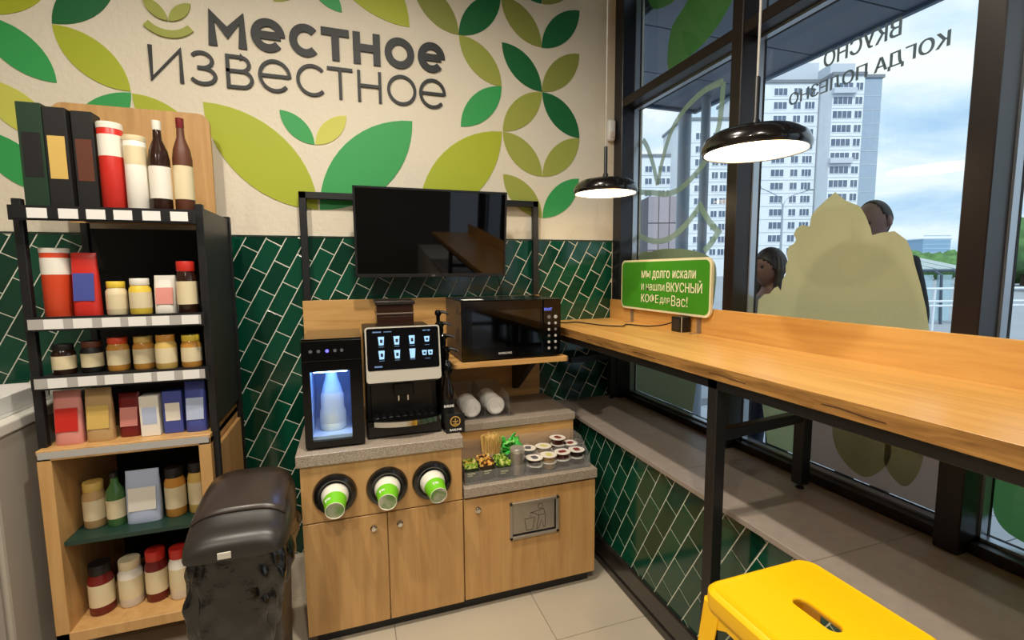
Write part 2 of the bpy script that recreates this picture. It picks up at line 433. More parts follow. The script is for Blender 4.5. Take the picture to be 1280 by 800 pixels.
for k in range(4):
    ya, yb = posts[k+1][1], posts[k][0]
    lab = ['narrow tall window in the corner beside the leaf wall', 'wide window with the large pale silhouette film', 'window at the right edge with green film at its foot', 'further window of the row past the right edge'][k]
    w = root('window_%d' % (k+1), (XG, (ya+yb)/2, SILL_Z), lab, kind='structure'); WIN.append(w)
    p0, p1 = posts[k]
    MB().rbox(XF, XG+.010, p0, p1, SILL_Z, CEIL, .003, 1).build('mullion', BROWNF if k else NAVYF, w, smooth=False)
    if k == 3: MB().rbox(XF, XG+.010, posts[4][0], posts[4][1], SILL_Z, CEIL, .003, 1).build('mullion', BROWNF, w, smooth=False)
    MB().rbox(XF+.005, XG+.010, ya, yb, TR0, TR1, .003, 1).build('transom', BROWNF, w, smooth=False)
    MB().rbox(XG-.075, XG+.010, ya, yb, SILL_Z, SILL_Z+.032, .003, 1).build('bottom_rail', BROWNF, w, smooth=False)
    MB().rbox(XG-.075, XG+.03, ya, yb, CEIL-.05, CEIL, .003, 1).build('top_rail', BROWNF, w, smooth=False)
    for (z0, z1, nm) in ((SILL_Z+.032, TR0, 'glazing_bead'), (TR1, CEIL-.05, 'glazing_bead')):
        b = MB()
        for q in ((ya, ya+.006, z0, z1), (yb-.006, yb, z0, z1), (ya, yb, z0, z0+.008), (ya, yb, z1-.010, z1)):
            b.box(XG-.036, XG-.006, *q)
        b.build(nm, SILVER, w, smooth=False)
        g = MB()
        for q in ((ya, ya+.007, z0, z1), (yb-.007, yb, z0, z1), (ya, yb, z0, z0+.009), (ya, yb, z1-.011, z1)):
            g.box(XG-.006, XG+.004, *q)
        g.build('gasket', RUBBER, w, smooth=False)
        MB().box(XG, XG+.008, ya, yb, z0, z1).build('pane', GLASS, w, smooth=False)
w1, w2, w3 = WIN[:3]
film_line(w1, 'film_outline', [(2.478,1.908),(2.339,1.883),(2.222,1.858),(2.111,1.868),(2.021,1.908),(1.938,1.962),(1.878,2.035),(1.842,2.132),(1.832,2.241),(1.828,2.294)], .030, OUTL)
film_line(w1, 'film_outline', [(2.304,1.921),(2.265,2.046),(2.202,2.17),(2.115,2.245),(2.009,2.288),(1.922,2.303),(1.83,2.298)], .030, OUTL)
film_line(w1, 'film_outline', [(2.304,1.921),(2.352,2.043),(2.41,2.15),(2.455,2.2)], .030, OUTL)
MB().ribbon(smooth_path(fs_([(2.478,1.655),(2.344,1.616),(2.22,1.613),(2.115,1.648),(2.03,1.701),(1.957,1.763)]), 5)+[Vector(p) for p in fs_([(1.887,1.675),(1.827,1.625),(1.876,1.572),(1.918,1.54)])], .032, 'YZ', XFILM, XFILM+.0012).build('film_outline', OUTL, w1, smooth=False)
film_part(w1, 'film', smooth_path([(2.476,.72),(2.476,1.0),(2.476,1.3),(2.476,1.535),(2.35,1.556),(2.233,1.566),(2.035,1.553),(1.89,1.516),(1.834,1.458),(1.838,1.326),(1.86,1.228),(1.93,.95),(1.965,.722)], 4), GREYF)
film_part(w1, 'film_leaf', smooth_path([(2.23,2.50),(2.223,2.687),(2.118,2.76),(1.95,2.86),(1.70,2.90),(1.72,2.72),(1.82,2.60),(1.939,2.53),(2.078,2.502)], 4, True), BGREEN)
film_part(w1, 'film_leaf', smooth_path([(2.44,3.02),(2.40,2.90),(2.317,2.85),(2.183,2.83),(2.12,2.90),(2.25,3.02)], 4, True), BGREEN)
sil = [(1.582,1.262),(1.579,1.321),(1.551,1.346),(1.523,1.35),(1.501,1.374),(1.486,1.381),(1.47,1.362),(1.465,1.407),(1.451,1.429),(1.453,1.464),(1.444,1.486),(1.452,1.511),(1.443,1.539),(1.422,1.547),(1.412,1.562),(1.424,1.584),(1.412,1.607),(1.388,1.617),(1.358,1.609),(1.353,1.646),(1.335,1.668),(1.305,1.692),(1.265,1.72),(1.228,1.687),(1.174,1.658),(1.153,1.624),(1.135,1.583),(1.128,1.559),(1.103,1.565),(1.06,1.567),(1.023,1.537),(1.005,1.499),(.996,1.463),(.976,1.402),(.956,1.33),(.94,1.25),(.915,1.12),(1.582,1.12)]
film_part(w2, 'film_silhouette', sil, PALE)
def film_on(parent, name, poly, mat, d):
    MB().prism(fs_(poly), 'YZ', XFILM-d, XFILM-d+.001).build(name, mat, parent, smooth=False)
film_part(w2, 'film', [(1.50,.722),(1.55,.95),(1.578,1.12),(1.30,1.12),(1.325,.95),(1.30,.722)], PALEG)
film_part(w2, 'film_patch', [(1.299,.722),(1.324,.95),(1.299,1.12),(.915,1.12),(.89,.95),(.862,.722)], MAUVE)
film_on(w2, 'film_leaf', smooth_path([(1.10,.74),(1.20,.80),(1.22,.93),(1.16,1.04),(1.06,.96),(1.02,.84)], 4, True), PALEG, .0014)
film_on(w2, 'film_leaf', smooth_path([(.98,.76),(1.04,.82),(1.02,.95),(.96,1.04),(.93,.92),(.94,.82)], 4, True), PALEG, .0014)
film_on(w3, 'film', smooth_path([(.763,.86),(.763,1.05),(.763,1.2),(.6,1.22),(.3,1.22),(.05,1.2),(.05,.95),(.2,.76),(.45,.725),(.67,.732),(.745,.765)], 4, True), DGREEN, 0)
# writing on the outside of window 2 (read from the street, so mirrored from inside)
def window_word(body, ya, yb, z0, z1):
    mb = MB()
    # text runs towards +Y seen from outside (local x = +Y), so from inside it reads backwards
    for k_ in range(4): text_mesh(mb, body, .05, frame_mat((XFILM+.002+k_*.0001, ya*FK+k_*.0012, 1.45+(z0-1.45)*FK), (0, 1, 0), (0, 0, 1)), width=(yb-ya)*FK-.004, height=(z1-z0)*FK)
    mb.build('window_lettering', M('lettering_grey', (92, 104, 122), .6), w2, smooth=False)
window_word('КОГДА ПОЛЕЗНО', .949, 1.478, 2.070, 2.124)
window_word('ВКУСНО', 1.082, 1.340, 2.166, 2.222)

# ================================================================== LEAF MURAL AND LETTERS
OLIVE = M('leaf_olive', (160, 166, 70), .55); LIME = M('leaf_lime', (172, 182, 40), .55); KHAKI = M('leaf_khaki', (142, 148, 66), .55)
GREEN = M('leaf_green', (52, 160, 82), .55); DARK = M('leaf_dark_green', (14, 102, 50), .55); PALEY = M('leaf_yellow', (204, 204, 88), .55)
mural = root('leaf_mural', (0, WY, 1.75), 'pattern of green and olive leaf shapes on the cream wall', 'wall decal')
def leaf(a, b, mat):
    a = Vector(a); b = Vector(b); c = (a+b)/2; d = (b-a); L_ = d.length; n = Vector((-d.y, d.x)).normalized()
    R_ = L_/math.sqrt(2); pts = []
    for sgn in (1, -1):
        cen = c - n*sgn*L_/2
        N_ = 14
        for i in range(N_):
            t = i/N_; th = -pi/4+t*pi/2
            # arc bulging to +n*sgn
            base = d.normalized()*sgn
            p = cen + R_*(n*sgn*cos(th) + base*sin(th)) if sgn == 1 else cen + R_*(n*sgn*cos(th) + base*sin(th))
            pts.append(p)
    o = Vector((c.x, WY, c.y))
    MB().prism(pts, 'XZ', WY-.0035, WY-.0003).build('leaf', mat, mural, smooth=False)
for a, b, m in [
    ((.357,2.895),(.586,2.667),KHAKI), ((.586,2.667),(.815,2.895),DARK), ((.818,2.895),(1.048,2.668),KHAKI), ((1.048,2.666),(1.276,2.893),DARK),
    ((.82,2.663),(1.048,2.436),DARK), ((1.276,2.663),(1.050,2.436),KHAKI), ((.588,2.667),(.815,2.437),OLIVE), ((.815,2.437),(.588,2.211),GREEN),
    ((1.048,2.433),(.82,2.207),OLIVE), ((1.052,2.433),(1.279,2.207),DARK), ((.82,2.203),(1.049,1.979),OLIVE), ((1.279,2.205),(1.052,1.979),OLIVE),
    ((.82,1.979),(1.048,1.750),OLIVE), ((1.279,1.979),(1.052,1.750),GREEN), ((.813,2.203),(.36,1.750),LIME), ((.336,2.215),(-.122,1.757),GREEN),
    ((-.588,2.215),(-.13,1.757),LIME), ((-.278,2.211),(-.132,2.064),GREEN), ((.018,2.211),(-.128,2.064),PALEY),
    ((.336,2.667),(-.10,3.09),LIME), ((.018,2.687),(-.128,2.835),GREEN), ((-.278,2.69),(-.132,2.835),OLIVE), ((.82,3.118),(1.048,2.893),DARK), ((1.276,3.118),(1.052,2.893),KHAKI),
    ((-1.31,2.475),(-1.08,2.70),LIME), ((-1.105,2.470),(-.876,2.690),DARK), ((-1.105,2.466),(-.856,2.231),LIME), ((-1.34,2.468),(-1.109,2.238),GREEN),
    ((-.856,2.226),(-1.09,1.99),GREEN), ((-.852,2.223),(-.60,1.97),LIME), ((-1.36,2.229),(-1.13,2.0),PALEY), ((-1.38,2.03),(-1.17,1.79),GREEN),
    ((-1.62,2.24),(-1.385,2.47),LIME), ((-1.62,2.23),(-1.385,2.0),GREEN), ((-1.62,2.47),(-1.385,2.70),DARK), ((-.60,2.90),(-.37,3.13),OLIVE), ((-.372,2.90),(-.60,3.13),DARK)]:
    leaf(a, b, m)
# shop sign lettering
TXT_MAT = LETTER
sign = root('wall_lettering', (0, WY, 2.28), 'two lines of charcoal raised letters on the cream wall', 'sign')
def strokes(ch):
    A = arc
    return {
     'М': [[(0,0),(0,1),(.5,.38),(1,1),(1,0)]],
     'е': [[(.02,.5),(.98,.5)], A(.5,.5,.5,.5,-3,318,30)],
     'с': [A(.5,.5,.5,.5,44,316,28)],
     'т': [[(0,1),(1,1)], [(.5,1),(.5,0)]],
     'н': [[(0,0),(0,1)], [(1,0),(1,1)], [(0,.52),(1,.52)]],
     'о': [A(.5,.5,.5,.5,0,360,36)],
     'и': [[(0,1),(0,0),(1,1),(1,0)]],
     'з': [A(.44,.755,.42,.245,150,-90,16)+[(.25,.51)], [(.25,.51)]+A(.46,.255,.5,.255,90,-155,18)],
     'в': [[(0,0),(0,1),(.55,1)]+A(.55,.765,.36,.235,90,-90,12)+[(0,.53)], [(.55,.53)]+A(.60,.265,.40,.265,90,-90,12)+[(0,0)]]}[ch]
def big_word(word, spans, z0, z1, w):
    for ch, (x0, x1) in zip(word, spans):
        mb = MB()
        for sk_, st in enumerate(strokes(ch)):
            dz = WY-.009-sk_*.0005
            pts = [(x0+w/2+p[0]*(x1-x0-w), z0+w/2+p[1]*(z1-z0-w)) for p in st]
            if ch == 'о': mb.ribbon(pts[:-1], w, 'XZ', dz, WY-.001, closed=True)
            else:
                e0 = Vector(pts[0]); e1 = Vector(pts[-1])
                if ch not in 'е':
                    if ch in 'Мнти' or ch == 'в':
                        d0 = (e0-Vector(pts[1])).normalized()*w/2; d1 = (e1-Vector(pts[-2])).normalized()*w/2
                        if ch == 'т' and len(st) == 2 and st[0][0] == .5: d0 *= 0
                        pts[0] = e0+d0*(1 if ch in 'Мнтив' else 0); pts[-1] = e1+d1
                mb.ribbon(pts, w, 'XZ', dz, WY-.001)
        mb.build('letter', TXT_MAT, sign, smooth=False)
big_word('Местное'.replace('Местное', 'Местное'), [(-.549,-.397),(-.379,-.237),(-.22,-.081),(-.081,.045),(.062,.189),(.21,.354),(.372,.51)], 2.462, 2.608, .034)
big_word('известное', [(-.78,-.654),(-.631,-.52),(-.488,-.378),(-.358,-.219),(-.198,-.057),(-.061,.055),(.076,.189),(.216,.36),(.374,.511)], 2.286, 2.432, .0145)
# leaf-and-smile emblem of the sign
for a, b in (((-.785,2.622),(-.699,2.540)), ((-.610,2.622),(-.695,2.540))):
    a = Vector(a); b = Vector(b); c = (a+b)/2; d = b-a; n = Vector((-d.y, d.x)).normalized(); R_ = d.length/math.sqrt(2); pts = []
    for sgn in (1, -1):
        for i in range(12):
            th = -pi/4+i/12*pi/2; pts.append(c-n*sgn*d.length/2+R_*(n*sgn*cos(th)+d.normalized()*sgn*sin(th)))
    MB().prism(pts, 'XZ', WY-.010, WY-.001).build('emblem_leaf', OLIVE, sign, smooth=False)
MB().ribbon(arc(-.697, 2.60, .115, .115, 224, 316, 16), .030, 'XZ', WY-.010, WY-.001).build('emblem_smile', OLIVE, sign, smooth=False)

# small white sensor at the corner
s = root('motion_sensor', (1.475, WY, 2.22), 'small white rounded sensor high in the corner by the window', 'sensor')
MB().rbox(1.452, 1.502, WY-.035, WY, 2.20, 2.32, .016, 4).build('housing', WHITE, s)
MB().rbox(1.462, 1.492, WY-.041, WY-.03, 2.215, 2.25, .005, 3).build('lens', M('sensor_lens', (205, 190, 175), .3), s)

# ================================================================== CEILING LIGHTS
def spotlamp(x, y, label, watts):
    r = root('track_spotlight', (x, y, CEIL), label, 'lamp', 'ceiling spotlights')
    MB().cyl((x, y, CEIL-.002), (x, y, CEIL-.05), .035, n=20).build('mount', BLACK, r)
    MB().lathe([(.02, CEIL-.05), (.055, CEIL-.055), (.058, CEIL-.16), (.05, CEIL-.165), (.048, CEIL-.15)], 24, (x, y, 0)).build('housing', BLACK, r)
    ld = bpy.data.lights.new('spot_glow', 'AREA'); ld.shape = 'DISK'; ld.size = .10; ld.energy = watts; ld.color = (1, .91, .77); ld.spread = radians(165)
    lo = bpy.data.objects.new('spot_glow', ld); COL.objects.link(lo); lo.parent = r; lo.location = (0, 0, -.17)
spotlamp(.15, 1.25, 'black ceiling spotlight in front of the coffee counter', LAMP_W)
spotlamp(-.75, 1.10, 'black ceiling spotlight in front of the product shelves', LAMP_W)
spotlamp(.15, -.3, 'black ceiling spotlight behind the yellow stools', LAMP_W)
spotlamp(-1.3, -.6, 'black ceiling spotlight in the middle of the shop', LAMP_W)
spotlamp(.10, -2.0, 'black ceiling spotlight near the far wall', LAMP_W*.7)

# ================================================================== PENDANT LAMPS
DIFF = M('lamp_diffuser', (255, 226, 180), .5, emit=PEND_E)
SHADE = M('lamp_shade_black', (22, 18, 17), .2, coat=.5)
def pendant(x, y, z, label):
    r = root('pendant_lamp', (x, y, z), label, 'lamp', 'pendant lamps over the bar')
    R_ = .155
    MB().lathe([(R_-.010, 0.03), (R_-.010, .0), (R_-.004, .0), (R_, .008), (R_, .02), (R_-.010, .042), (R_-.035, .060), (R_-.08, .070), (.03, .074), (.014, .080), (.0, .080)], 56, (x, y, z), caps=False).build('lamp_shade', SHADE, r)
    MB().lathe([(0, .001), (R_-.02, .001), (R_-.011, .004), (R_-.011, .02), (0, .02)], 48, (x, y, z)).build('diffuser', DIFF, r)
    MB().lathe([(.016, .078), (.012, .095), (.0085, .10), (.0085, .22), (.006, .225)], 16, (x, y, z)).build('stem', BLACK, r)
    MB().cyl((x, y, z+.22), (x, y, CEIL-.03), .0035, n=8).build('cord', M('grey_cord', (190, 186, 178), .5), r)
    MB().lathe([(.05, CEIL-.03-z), (.055, CEIL-.02-z), (.055, CEIL-z)], 24, (x, y, z)).build('ceiling_rose', BLACK, r)
pendant(1.20, 2.105, 1.822, 'black disc pendant lamp hanging by the corner post, smaller in view')
pendant(1.20, 1.195, 1.808, 'black disc pendant lamp hanging before the mullion, larger in view')

# ================================================================== BAR COUNTER
CT = 1.1644; CF = 1.014
bar = root('bar_counter', (1.26, .7, 0), 'long oak bar counter on black steel frames along the window', 'counter')
MB().rbox(CF, XF-.018, -1.4, WY-.012, CT-.040, CT, .002, 1).build('counter_top', OAK_H, bar, smooth=False)
e = MB()
for k in range(9):     # dark cracks in the live edge of the board
    y = 2.2-k*.36+random.uniform(-.05, .05); z = CT-.022+random.uniform(-.004, .004)
    P = [(y+.07, z), (y+.03, z+.002), (y-.02, z-.0015), (y-.07, z-.003)]
    e.ribbon(P, .0022, 'YZ', CF-.0006, CF+.001)
MB().box(CF-.0012, CF, -1.4, WY-.012, CT-.0395, CT-.0005).build('edge_band', OAK_EDGE, bar, smooth=False)
e2 = MB(); e2.v = [(p[0]-.0012, p[1], p[2]) for p in e.v]; e2.f = e.f; e2.m = e.m
e2.build('edge_crack', M('crack_brown', (70, 44, 22), .7), bar, smooth=False)
MB().rbox(XF-.018, XF-.001, -1.4, WY-.012, CT-.04, 1.279, .0015, 1).build('back_board', OAK_H, bar, smooth=False)
ap = MB(); ap.rbox(CF+.012, CF+.042, -1.35, WY-.03, CT-.072, CT-.0405, .002, 1); ap.build('apron_rail', BLACK, bar, smooth=False)
ap = MB(); ap.rbox(XF-.06, XF-.03, -1.35, WY-.03, CT-.072, CT-.0405, .002, 1); ap.build('rear_rail', BLACK, bar, smooth=False)
for y in (2.40, 1.125, -.35):
    if y < 2.3: MB().rbox(CF+.012, CF+.052, y, y+.04, .0, CT-.0415, .002, 1).build('leg', BLACK, bar, smooth=False)
    MB().rbox(XF-.055, XF-.015, y+.055, y+.095, SILL_Z+.018, CT-.0415, .002, 1).build('rear_leg', BLACK, bar, smooth=False)
    MB().lathe([(.013, SILL_Z), (.013, SILL_Z+.006), (.006, SILL_Z+.008), (.006, SILL_Z+.02)], 16, (XF-.035, y+.075, 0)).build('foot', BLACK, bar)
    m = MB(); m.X = Matrix.Translation((CF+.03, y+.02, .945)) @ Matrix.Rotation(math.atan2(.055, XF-.035-CF-.03), 4, 'Z')
    m.rbox(.0 if y < 2.3 else .13, .46, -.014, .014, -.018, .018, .002, 1); m.build('cross_bar', BLACK, bar, smooth=False)

# green board with lettering
sg = root('counter_sign', (1.47, 2.02, CT), 'green rounded board with white lettering standing against the window board', 'sign')
SG_A, SG_B, SZ0, SZ1 = 1.668, 2.385, 1.240, 1.505
SX = 1.470
def sgn_poly(d): return rrect(SG_A+d, SG_B-d, SZ0+d, SZ1-d, .035-d*.6, 8)
MB().prism(sgn_poly(0), 'YZ', SX, SX+.012).build('board', M('sign_cream', (236, 232, 196), .5), sg, smooth=False)
MB().prism(sgn_poly(.011), 'YZ', SX-.0012, SX).build('green_face', M('sign_green', (66, 150, 36), .4), sg, smooth=False)
SB = frame_mat
SGW = M('sign_white', (246, 244, 214), .5)
def sign_text(body, y_left, y_right, z, h, bold):
    tm = MB()
    for k_ in range(2 if bold else 1):       # bold words: the outline is laid a hair wider
        text_mesh(tm, body, .05, SB((SX-.0022-k_*.0001, y_left-k_*.0014, z), (0, -1, 0), (0, 0, 1)), width=y_left-y_right, height=h)
    tm.build('lettering', SGW, sg, smooth=False)
sign_text('мы', 2.185, 2.108, 1.410, .038, True)
sign_text('долго', 2.090, 1.950, 1.400, .048, True)
sign_text('искали', 1.928, 1.765, 1.410, .038, True)
sign_text('и', 2.185, 2.162, 1.346, .034, False)
sign_text('нашли', 2.142, 1.988, 1.346, .034, False)
sign_text('ВКУСНЫЙ', 1.972, 1.722, 1.345, .058, True)
sign_text('КОФЕ', 2.185, 2.035, 1.282, .046, True)
sign_text('для', 2.022, 1.945, 1.279, .036, False)
sign_text('Вас!', 1.932, 1.815, 1.277, .052, False)
for y_ in (2.28, 1.74):
    MB().prism([(SX-.03, CT), (SX+.017, CT), (SX+.017, 1.40), (SX+.0125, 1.40), (SX+.0125, CT+.003), (SX-.03, CT+.003)], 'XZ', y_, y_+.03).build('support_strip', ACRYL, sg, smooth=False)

ad = root('power_adapter', (1.455, 1.83, CT), 'small black power socket block on the counter under the green board', 'adapter')
MB().rbox(1.425, 1.478, 1.80, 1.872, CT, CT+.07, .004, 2).build('body', BLKPL, ad)
MB().rbox(1.4235, 1.4255, 1.812, 1.860, CT+.012, CT+.060, .001, 1).build('socket_face', M('socket_dark', (40, 40, 42), .3), ad)
MB().rbox(1.424, 1.4265, 1.795, 1.80, CT, CT+.072, .001, 1).build('edge_trim', M('trim_light', (170, 164, 150), .4), ad)
cab = smooth_path([(1.03,2.47,CT+.004),(1.10,2.36,CT+.0045),(1.18,2.36,CT+.004),(1.23,2.18,CT+.004),(1.30,2.10,CT+.004),(1.37,2.16,CT+.004),(1.42,2.05,CT+.004),(1.438,1.95,CT+.02),(1.446,1.873,CT+.045)], 6)
tag(MB().tube(cab, .0032, 8).build('power_cable', RUBBER, loc=(1.25, 2.2, CT)), 'thin black cable trailing over the counter to the power block', 'cable')

# ================================================================== YELLOW STOOLS
def stool(x, y, label):
    r = root('metal_stool', (x, y, 0), label, 'stool', 'yellow metal stools', local=True)
    H_, h = .770, .152
    # seat: rounded square top with slot, made as rings
    n = 12
    o1 = rrect(-h, h, -h, h, .036, n); outer = []
    for i in range(len(o1)):
        a_, b_ = Vector(o1[i]), Vector(o1[(i+1) % len(o1)]); m_ = max(1, int((b_-a_).length/.012))
        outer += [tuple(a_.lerp(b_, q/m_)) for q in range(m_)]
    N_ = len(outer)
    def ring(d, z): return [(px*(1-d/h), py*(1-d/h), z) for px, py in outer]
    slot = []
    for i, (px, py) in enumerate(outer):
        a = math.atan2(py, px)
        # stadium: half length .046 along y, radius .0165
        ux, uy = cos(a), sin(a); rr = .0165; hl = .032
        # intersection of the ray with the stadium
        lo, hi = 0, .2
        for _ in range(30):
            mid = (lo+hi)/2; qx, qy = ux*mid, uy*mid; dy = max(abs(qy)-hl, 0)
            if qx*qx+dy*dy < rr*rr: lo = mid
            else: hi = mid
        slot.append((ux*lo, uy*lo))
    mb = MB(); rings = [[(p[0], p[1], H_-.012) for p in slot], [(p[0], p[1], H_-.003) for p in slot], [(p[0]*1.06, p[1]*1.04, H_-.0005) for p in slot],
        ring(.030, H_), ring(.012, H_), ring(.009, H_+.0015), ring(.005, H_-.0005), ring(.0, H_-.007), ring(-.001, H_-.035), ring(.001, H_-.045)]
    vs = [p for R2 in rings for p in R2]
    fs = [(k*N_+i, k*N_+(i+1) % N_, (k+1)*N_+(i+1) % N_, (k+1)*N_+i) for k in range(len(rings)-1) for i in range(N_)]
    mb._add(vs, fs); o = mb.build('seat', YELLOW, r, loc=(0,0,0))
    md = o.modifiers.new('sheet', 'SOLIDIFY'); md.thickness = .0018; md.offset = -1
    sp = .055
    for sx, sy in ((-1,-1),(1,-1),(1,1),(-1,1)):
        lg = MB()
        def L2(z): k2 = (H_-.03-z)/H_; return h-.002+sp*k2, .052*(1-k2)+.026*k2
        zs = [H_-.03, H_-.10, .35, .0]
        vs = []
        for z in zs:
            o2, w = L2(z)
            vs += [(sx*(o2-w), sy*o2, z), (sx*o2-sx*.008, sy*o2, z), (sx*o2, sy*o2-sy*.008, z), (sx*o2, sy*(o2-w), z), (sx*(o2-.003), sy*(o2-w), z), (sx*(o2-.010), sy*(o2-.010), z), (sx*(o2-w), sy*(o2-.003), z)]
        fs = [(k*7+i, k*7+(i+1) % 7, (k+1)*7+(i+1) % 7, (k+1)*7+i) for k in range(3) for i in range(7)]+[tuple(range(6, -1, -1)), tuple(range(21, 28))]
        lg._add(vs, fs); lg.build('leg', YELLOW, r, loc=(0,0,0), smooth=False)
    for ax in (0, 1):
        for s_ in (-1, 1):
            sk = MB()
            o2 = h-.004; poly = [(-h+.03, H_-.035), (h-.03, H_-.035), (h-.045, H_-.075), (h-.075, H_-.058), (-h+.075, H_-.058), (-h+.045, H_-.075)]
            sk.prism(poly, 'XZ' if ax == 0 else 'YZ', s_*o2, s_*(o2+.002)+0); sk.build('apron', YELLOW, r, loc=(0,0,0), smooth=False)
            z = .28; q = h+sp*(1-z/H_)-.006
            rl = MB()
            if ax == 0: rl.rbox(-q, q, s_*q-.006, s_*q+.006, z-.012, z+.012, .002, 1)
            else: rl.rbox(s_*q-.006, s_*q+.006, -q, q, z-.012, z+.012, .002, 1)
            rl.build('footrest_bar', YELLOW, r, loc=(0,0,0), smooth=False)
    return r
stool(.851, .642, 'yellow metal stool with slotted square seat in the front right corner')
stool(.80, .05, 'second yellow metal stool, seen only as a reflection in the television')

# ================================================================== COFFEE CABINETS
CY = 1.87; X0, X1, X2 = -.203, .413, 1.031
PB = 2.500     # face of the back panel
DARKGAP = M('gap_dark', (26, 20, 14), .8)
def lock(parent, x, z):
    m = MB(); m.lathe([(.0, CY-.020), (.008, CY-.020), (.010, CY-.017), (.010, CY-.012), (.013, CY-.010), (.013, CY-.001)], 20, (x, 0, z), 'Y'); m.build('lock', CHROME, parent, loc=WORLD[parent.name])
cl = root('coffee_cabinet', ((X0+X1)/2, 2.18, 0), 'oak base cabinet with two doors and three cup holes under the coffee machine', 'cabinet')
MB().box(X0, X1-.001, CY+.019, PB-.002, .06, .732).build('body', OAK_V, cl, smooth=False)
MB().box(X0+.03, X1-.001, CY+.03, PB-.05, 0, .06).build('plinth', BLACK, cl, smooth=False)
MB().rbox(X0-.012, X1+.002, CY-.012, PB-.001, .732, .778, .002, 1).build('worktop', GRAN, cl, smooth=False)
MB().rbox(X0, X1-.003, CY, CY+.018, .507, .731, .001, 1).build('cup_panel', OAK_V, cl, smooth=False)
for a, b, lx in ((X0, .1035, .052), (.1075, X1-.003, .153)):
    d = MB().rbox(a, b, CY, CY+.018, .050, .502, .001, 1).build('door', OAK_V, cl, smooth=False)
    lock(d, lx, .451)
cr = root('waste_cabinet', ((X1+X2)/2, 2.18, 0), 'lower oak cabinet with a steel litter flap under the condiments', 'cabinet')
MB().box(X1+.001, X2, CY+.019, PB-.002, .06, .505).build('body', OAK_V, cr, smooth=False)
MB().box(X1+.001, X2-.02, CY+.03, PB-.05, 0, .06).build('plinth', BLACK, cr, smooth=False)
MB().rbox(X1+.003, X2+.004, CY-.012, PB-.001, .512, .555, .002, 1).build('worktop', GRAN, cr, smooth=False)
d = MB().rbox(X1+.003, X2, CY, CY+.018, .054, .500, .001, 1).build('door', OAK_V, cr, smooth=False)
lock(d, .474, .452)
MB().rbox(X1+.012, X2, 2.10, PB-.002, .556, .714, .001, 1).build('riser_box', OAK_X, cr, smooth=False)
MB().rbox(X1+.006, X2+.006, 2.092, PB-.002, .715, .751, .002, 1).build('riser_top', GRAN, cr, smooth=False)
# litter flap
fp = root('litter_flap', (.731, CY, .29), 'brushed steel litter flap with engraved figure in the cabinet door', 'flap')
fx0, fx1, fz0, fz1 = .616, .847, .287, .455
f = MB()
for q in ((fx0, fx1, fz1-.012, fz1), (fx0, fx1, fz0, fz0+.014), (fx0, fx0+.012, fz0, fz1), (fx1-.014, fx1, fz0, fz1)):
    f.rbox(q[0], q[1], CY-.010, CY+.001, q[2], q[3], .0015, 1)
f.build('flap_frame', STEEL, fp, smooth=False)
MB().box(fx0+.01, fx1-.01, CY-.001, CY+.0005, fz0+.01, fz1-.01).build('flap_gap', M('flap_dark', (8, 8, 8), .8), fp, smooth=False)
MB().rbox(fx0+.0125, fx1-.022, CY-.006, CY-.003, fz0+.024, fz1-.0125, .0008, 1).build('flap_plate', STEEL, fp, smooth=False)
ic = MB(); ox, oz, sc = .683, .318, .112
def icon(pts, closed=False, w=.0022): ic.ribbon([(ox+p[0]*sc, oz+p[1]*sc) for p in pts], w, 'XZ', CY-.0066, CY-.0058, closed=closed)
icon([(0,.48),(.42,.50)]); icon([(.0,.46),(.08,.02),(.34,.02),(.42,.48)])
icon(arc(.66,.92,.10,.10,0,345,14), True)
icon([(.22,.70),(.62,.76),(.80,.80),(.86,.56)]); icon([(.22,.70),(.38,.68),(.58,.56),(.86,.56)]); icon([(.60,.54),(.60,.48),(.50,.02),(.58,.02),(.72,.36),(.80,.04),(.86,.04),(.88,.54)])
for p in ((.22,.60),(.26,.56),(.20,.54)): icon([p, (p[0]+.03, p[1])])
ic.build('engraving', M('engraved_dark', (52, 44, 38), .6), fp, smooth=False)

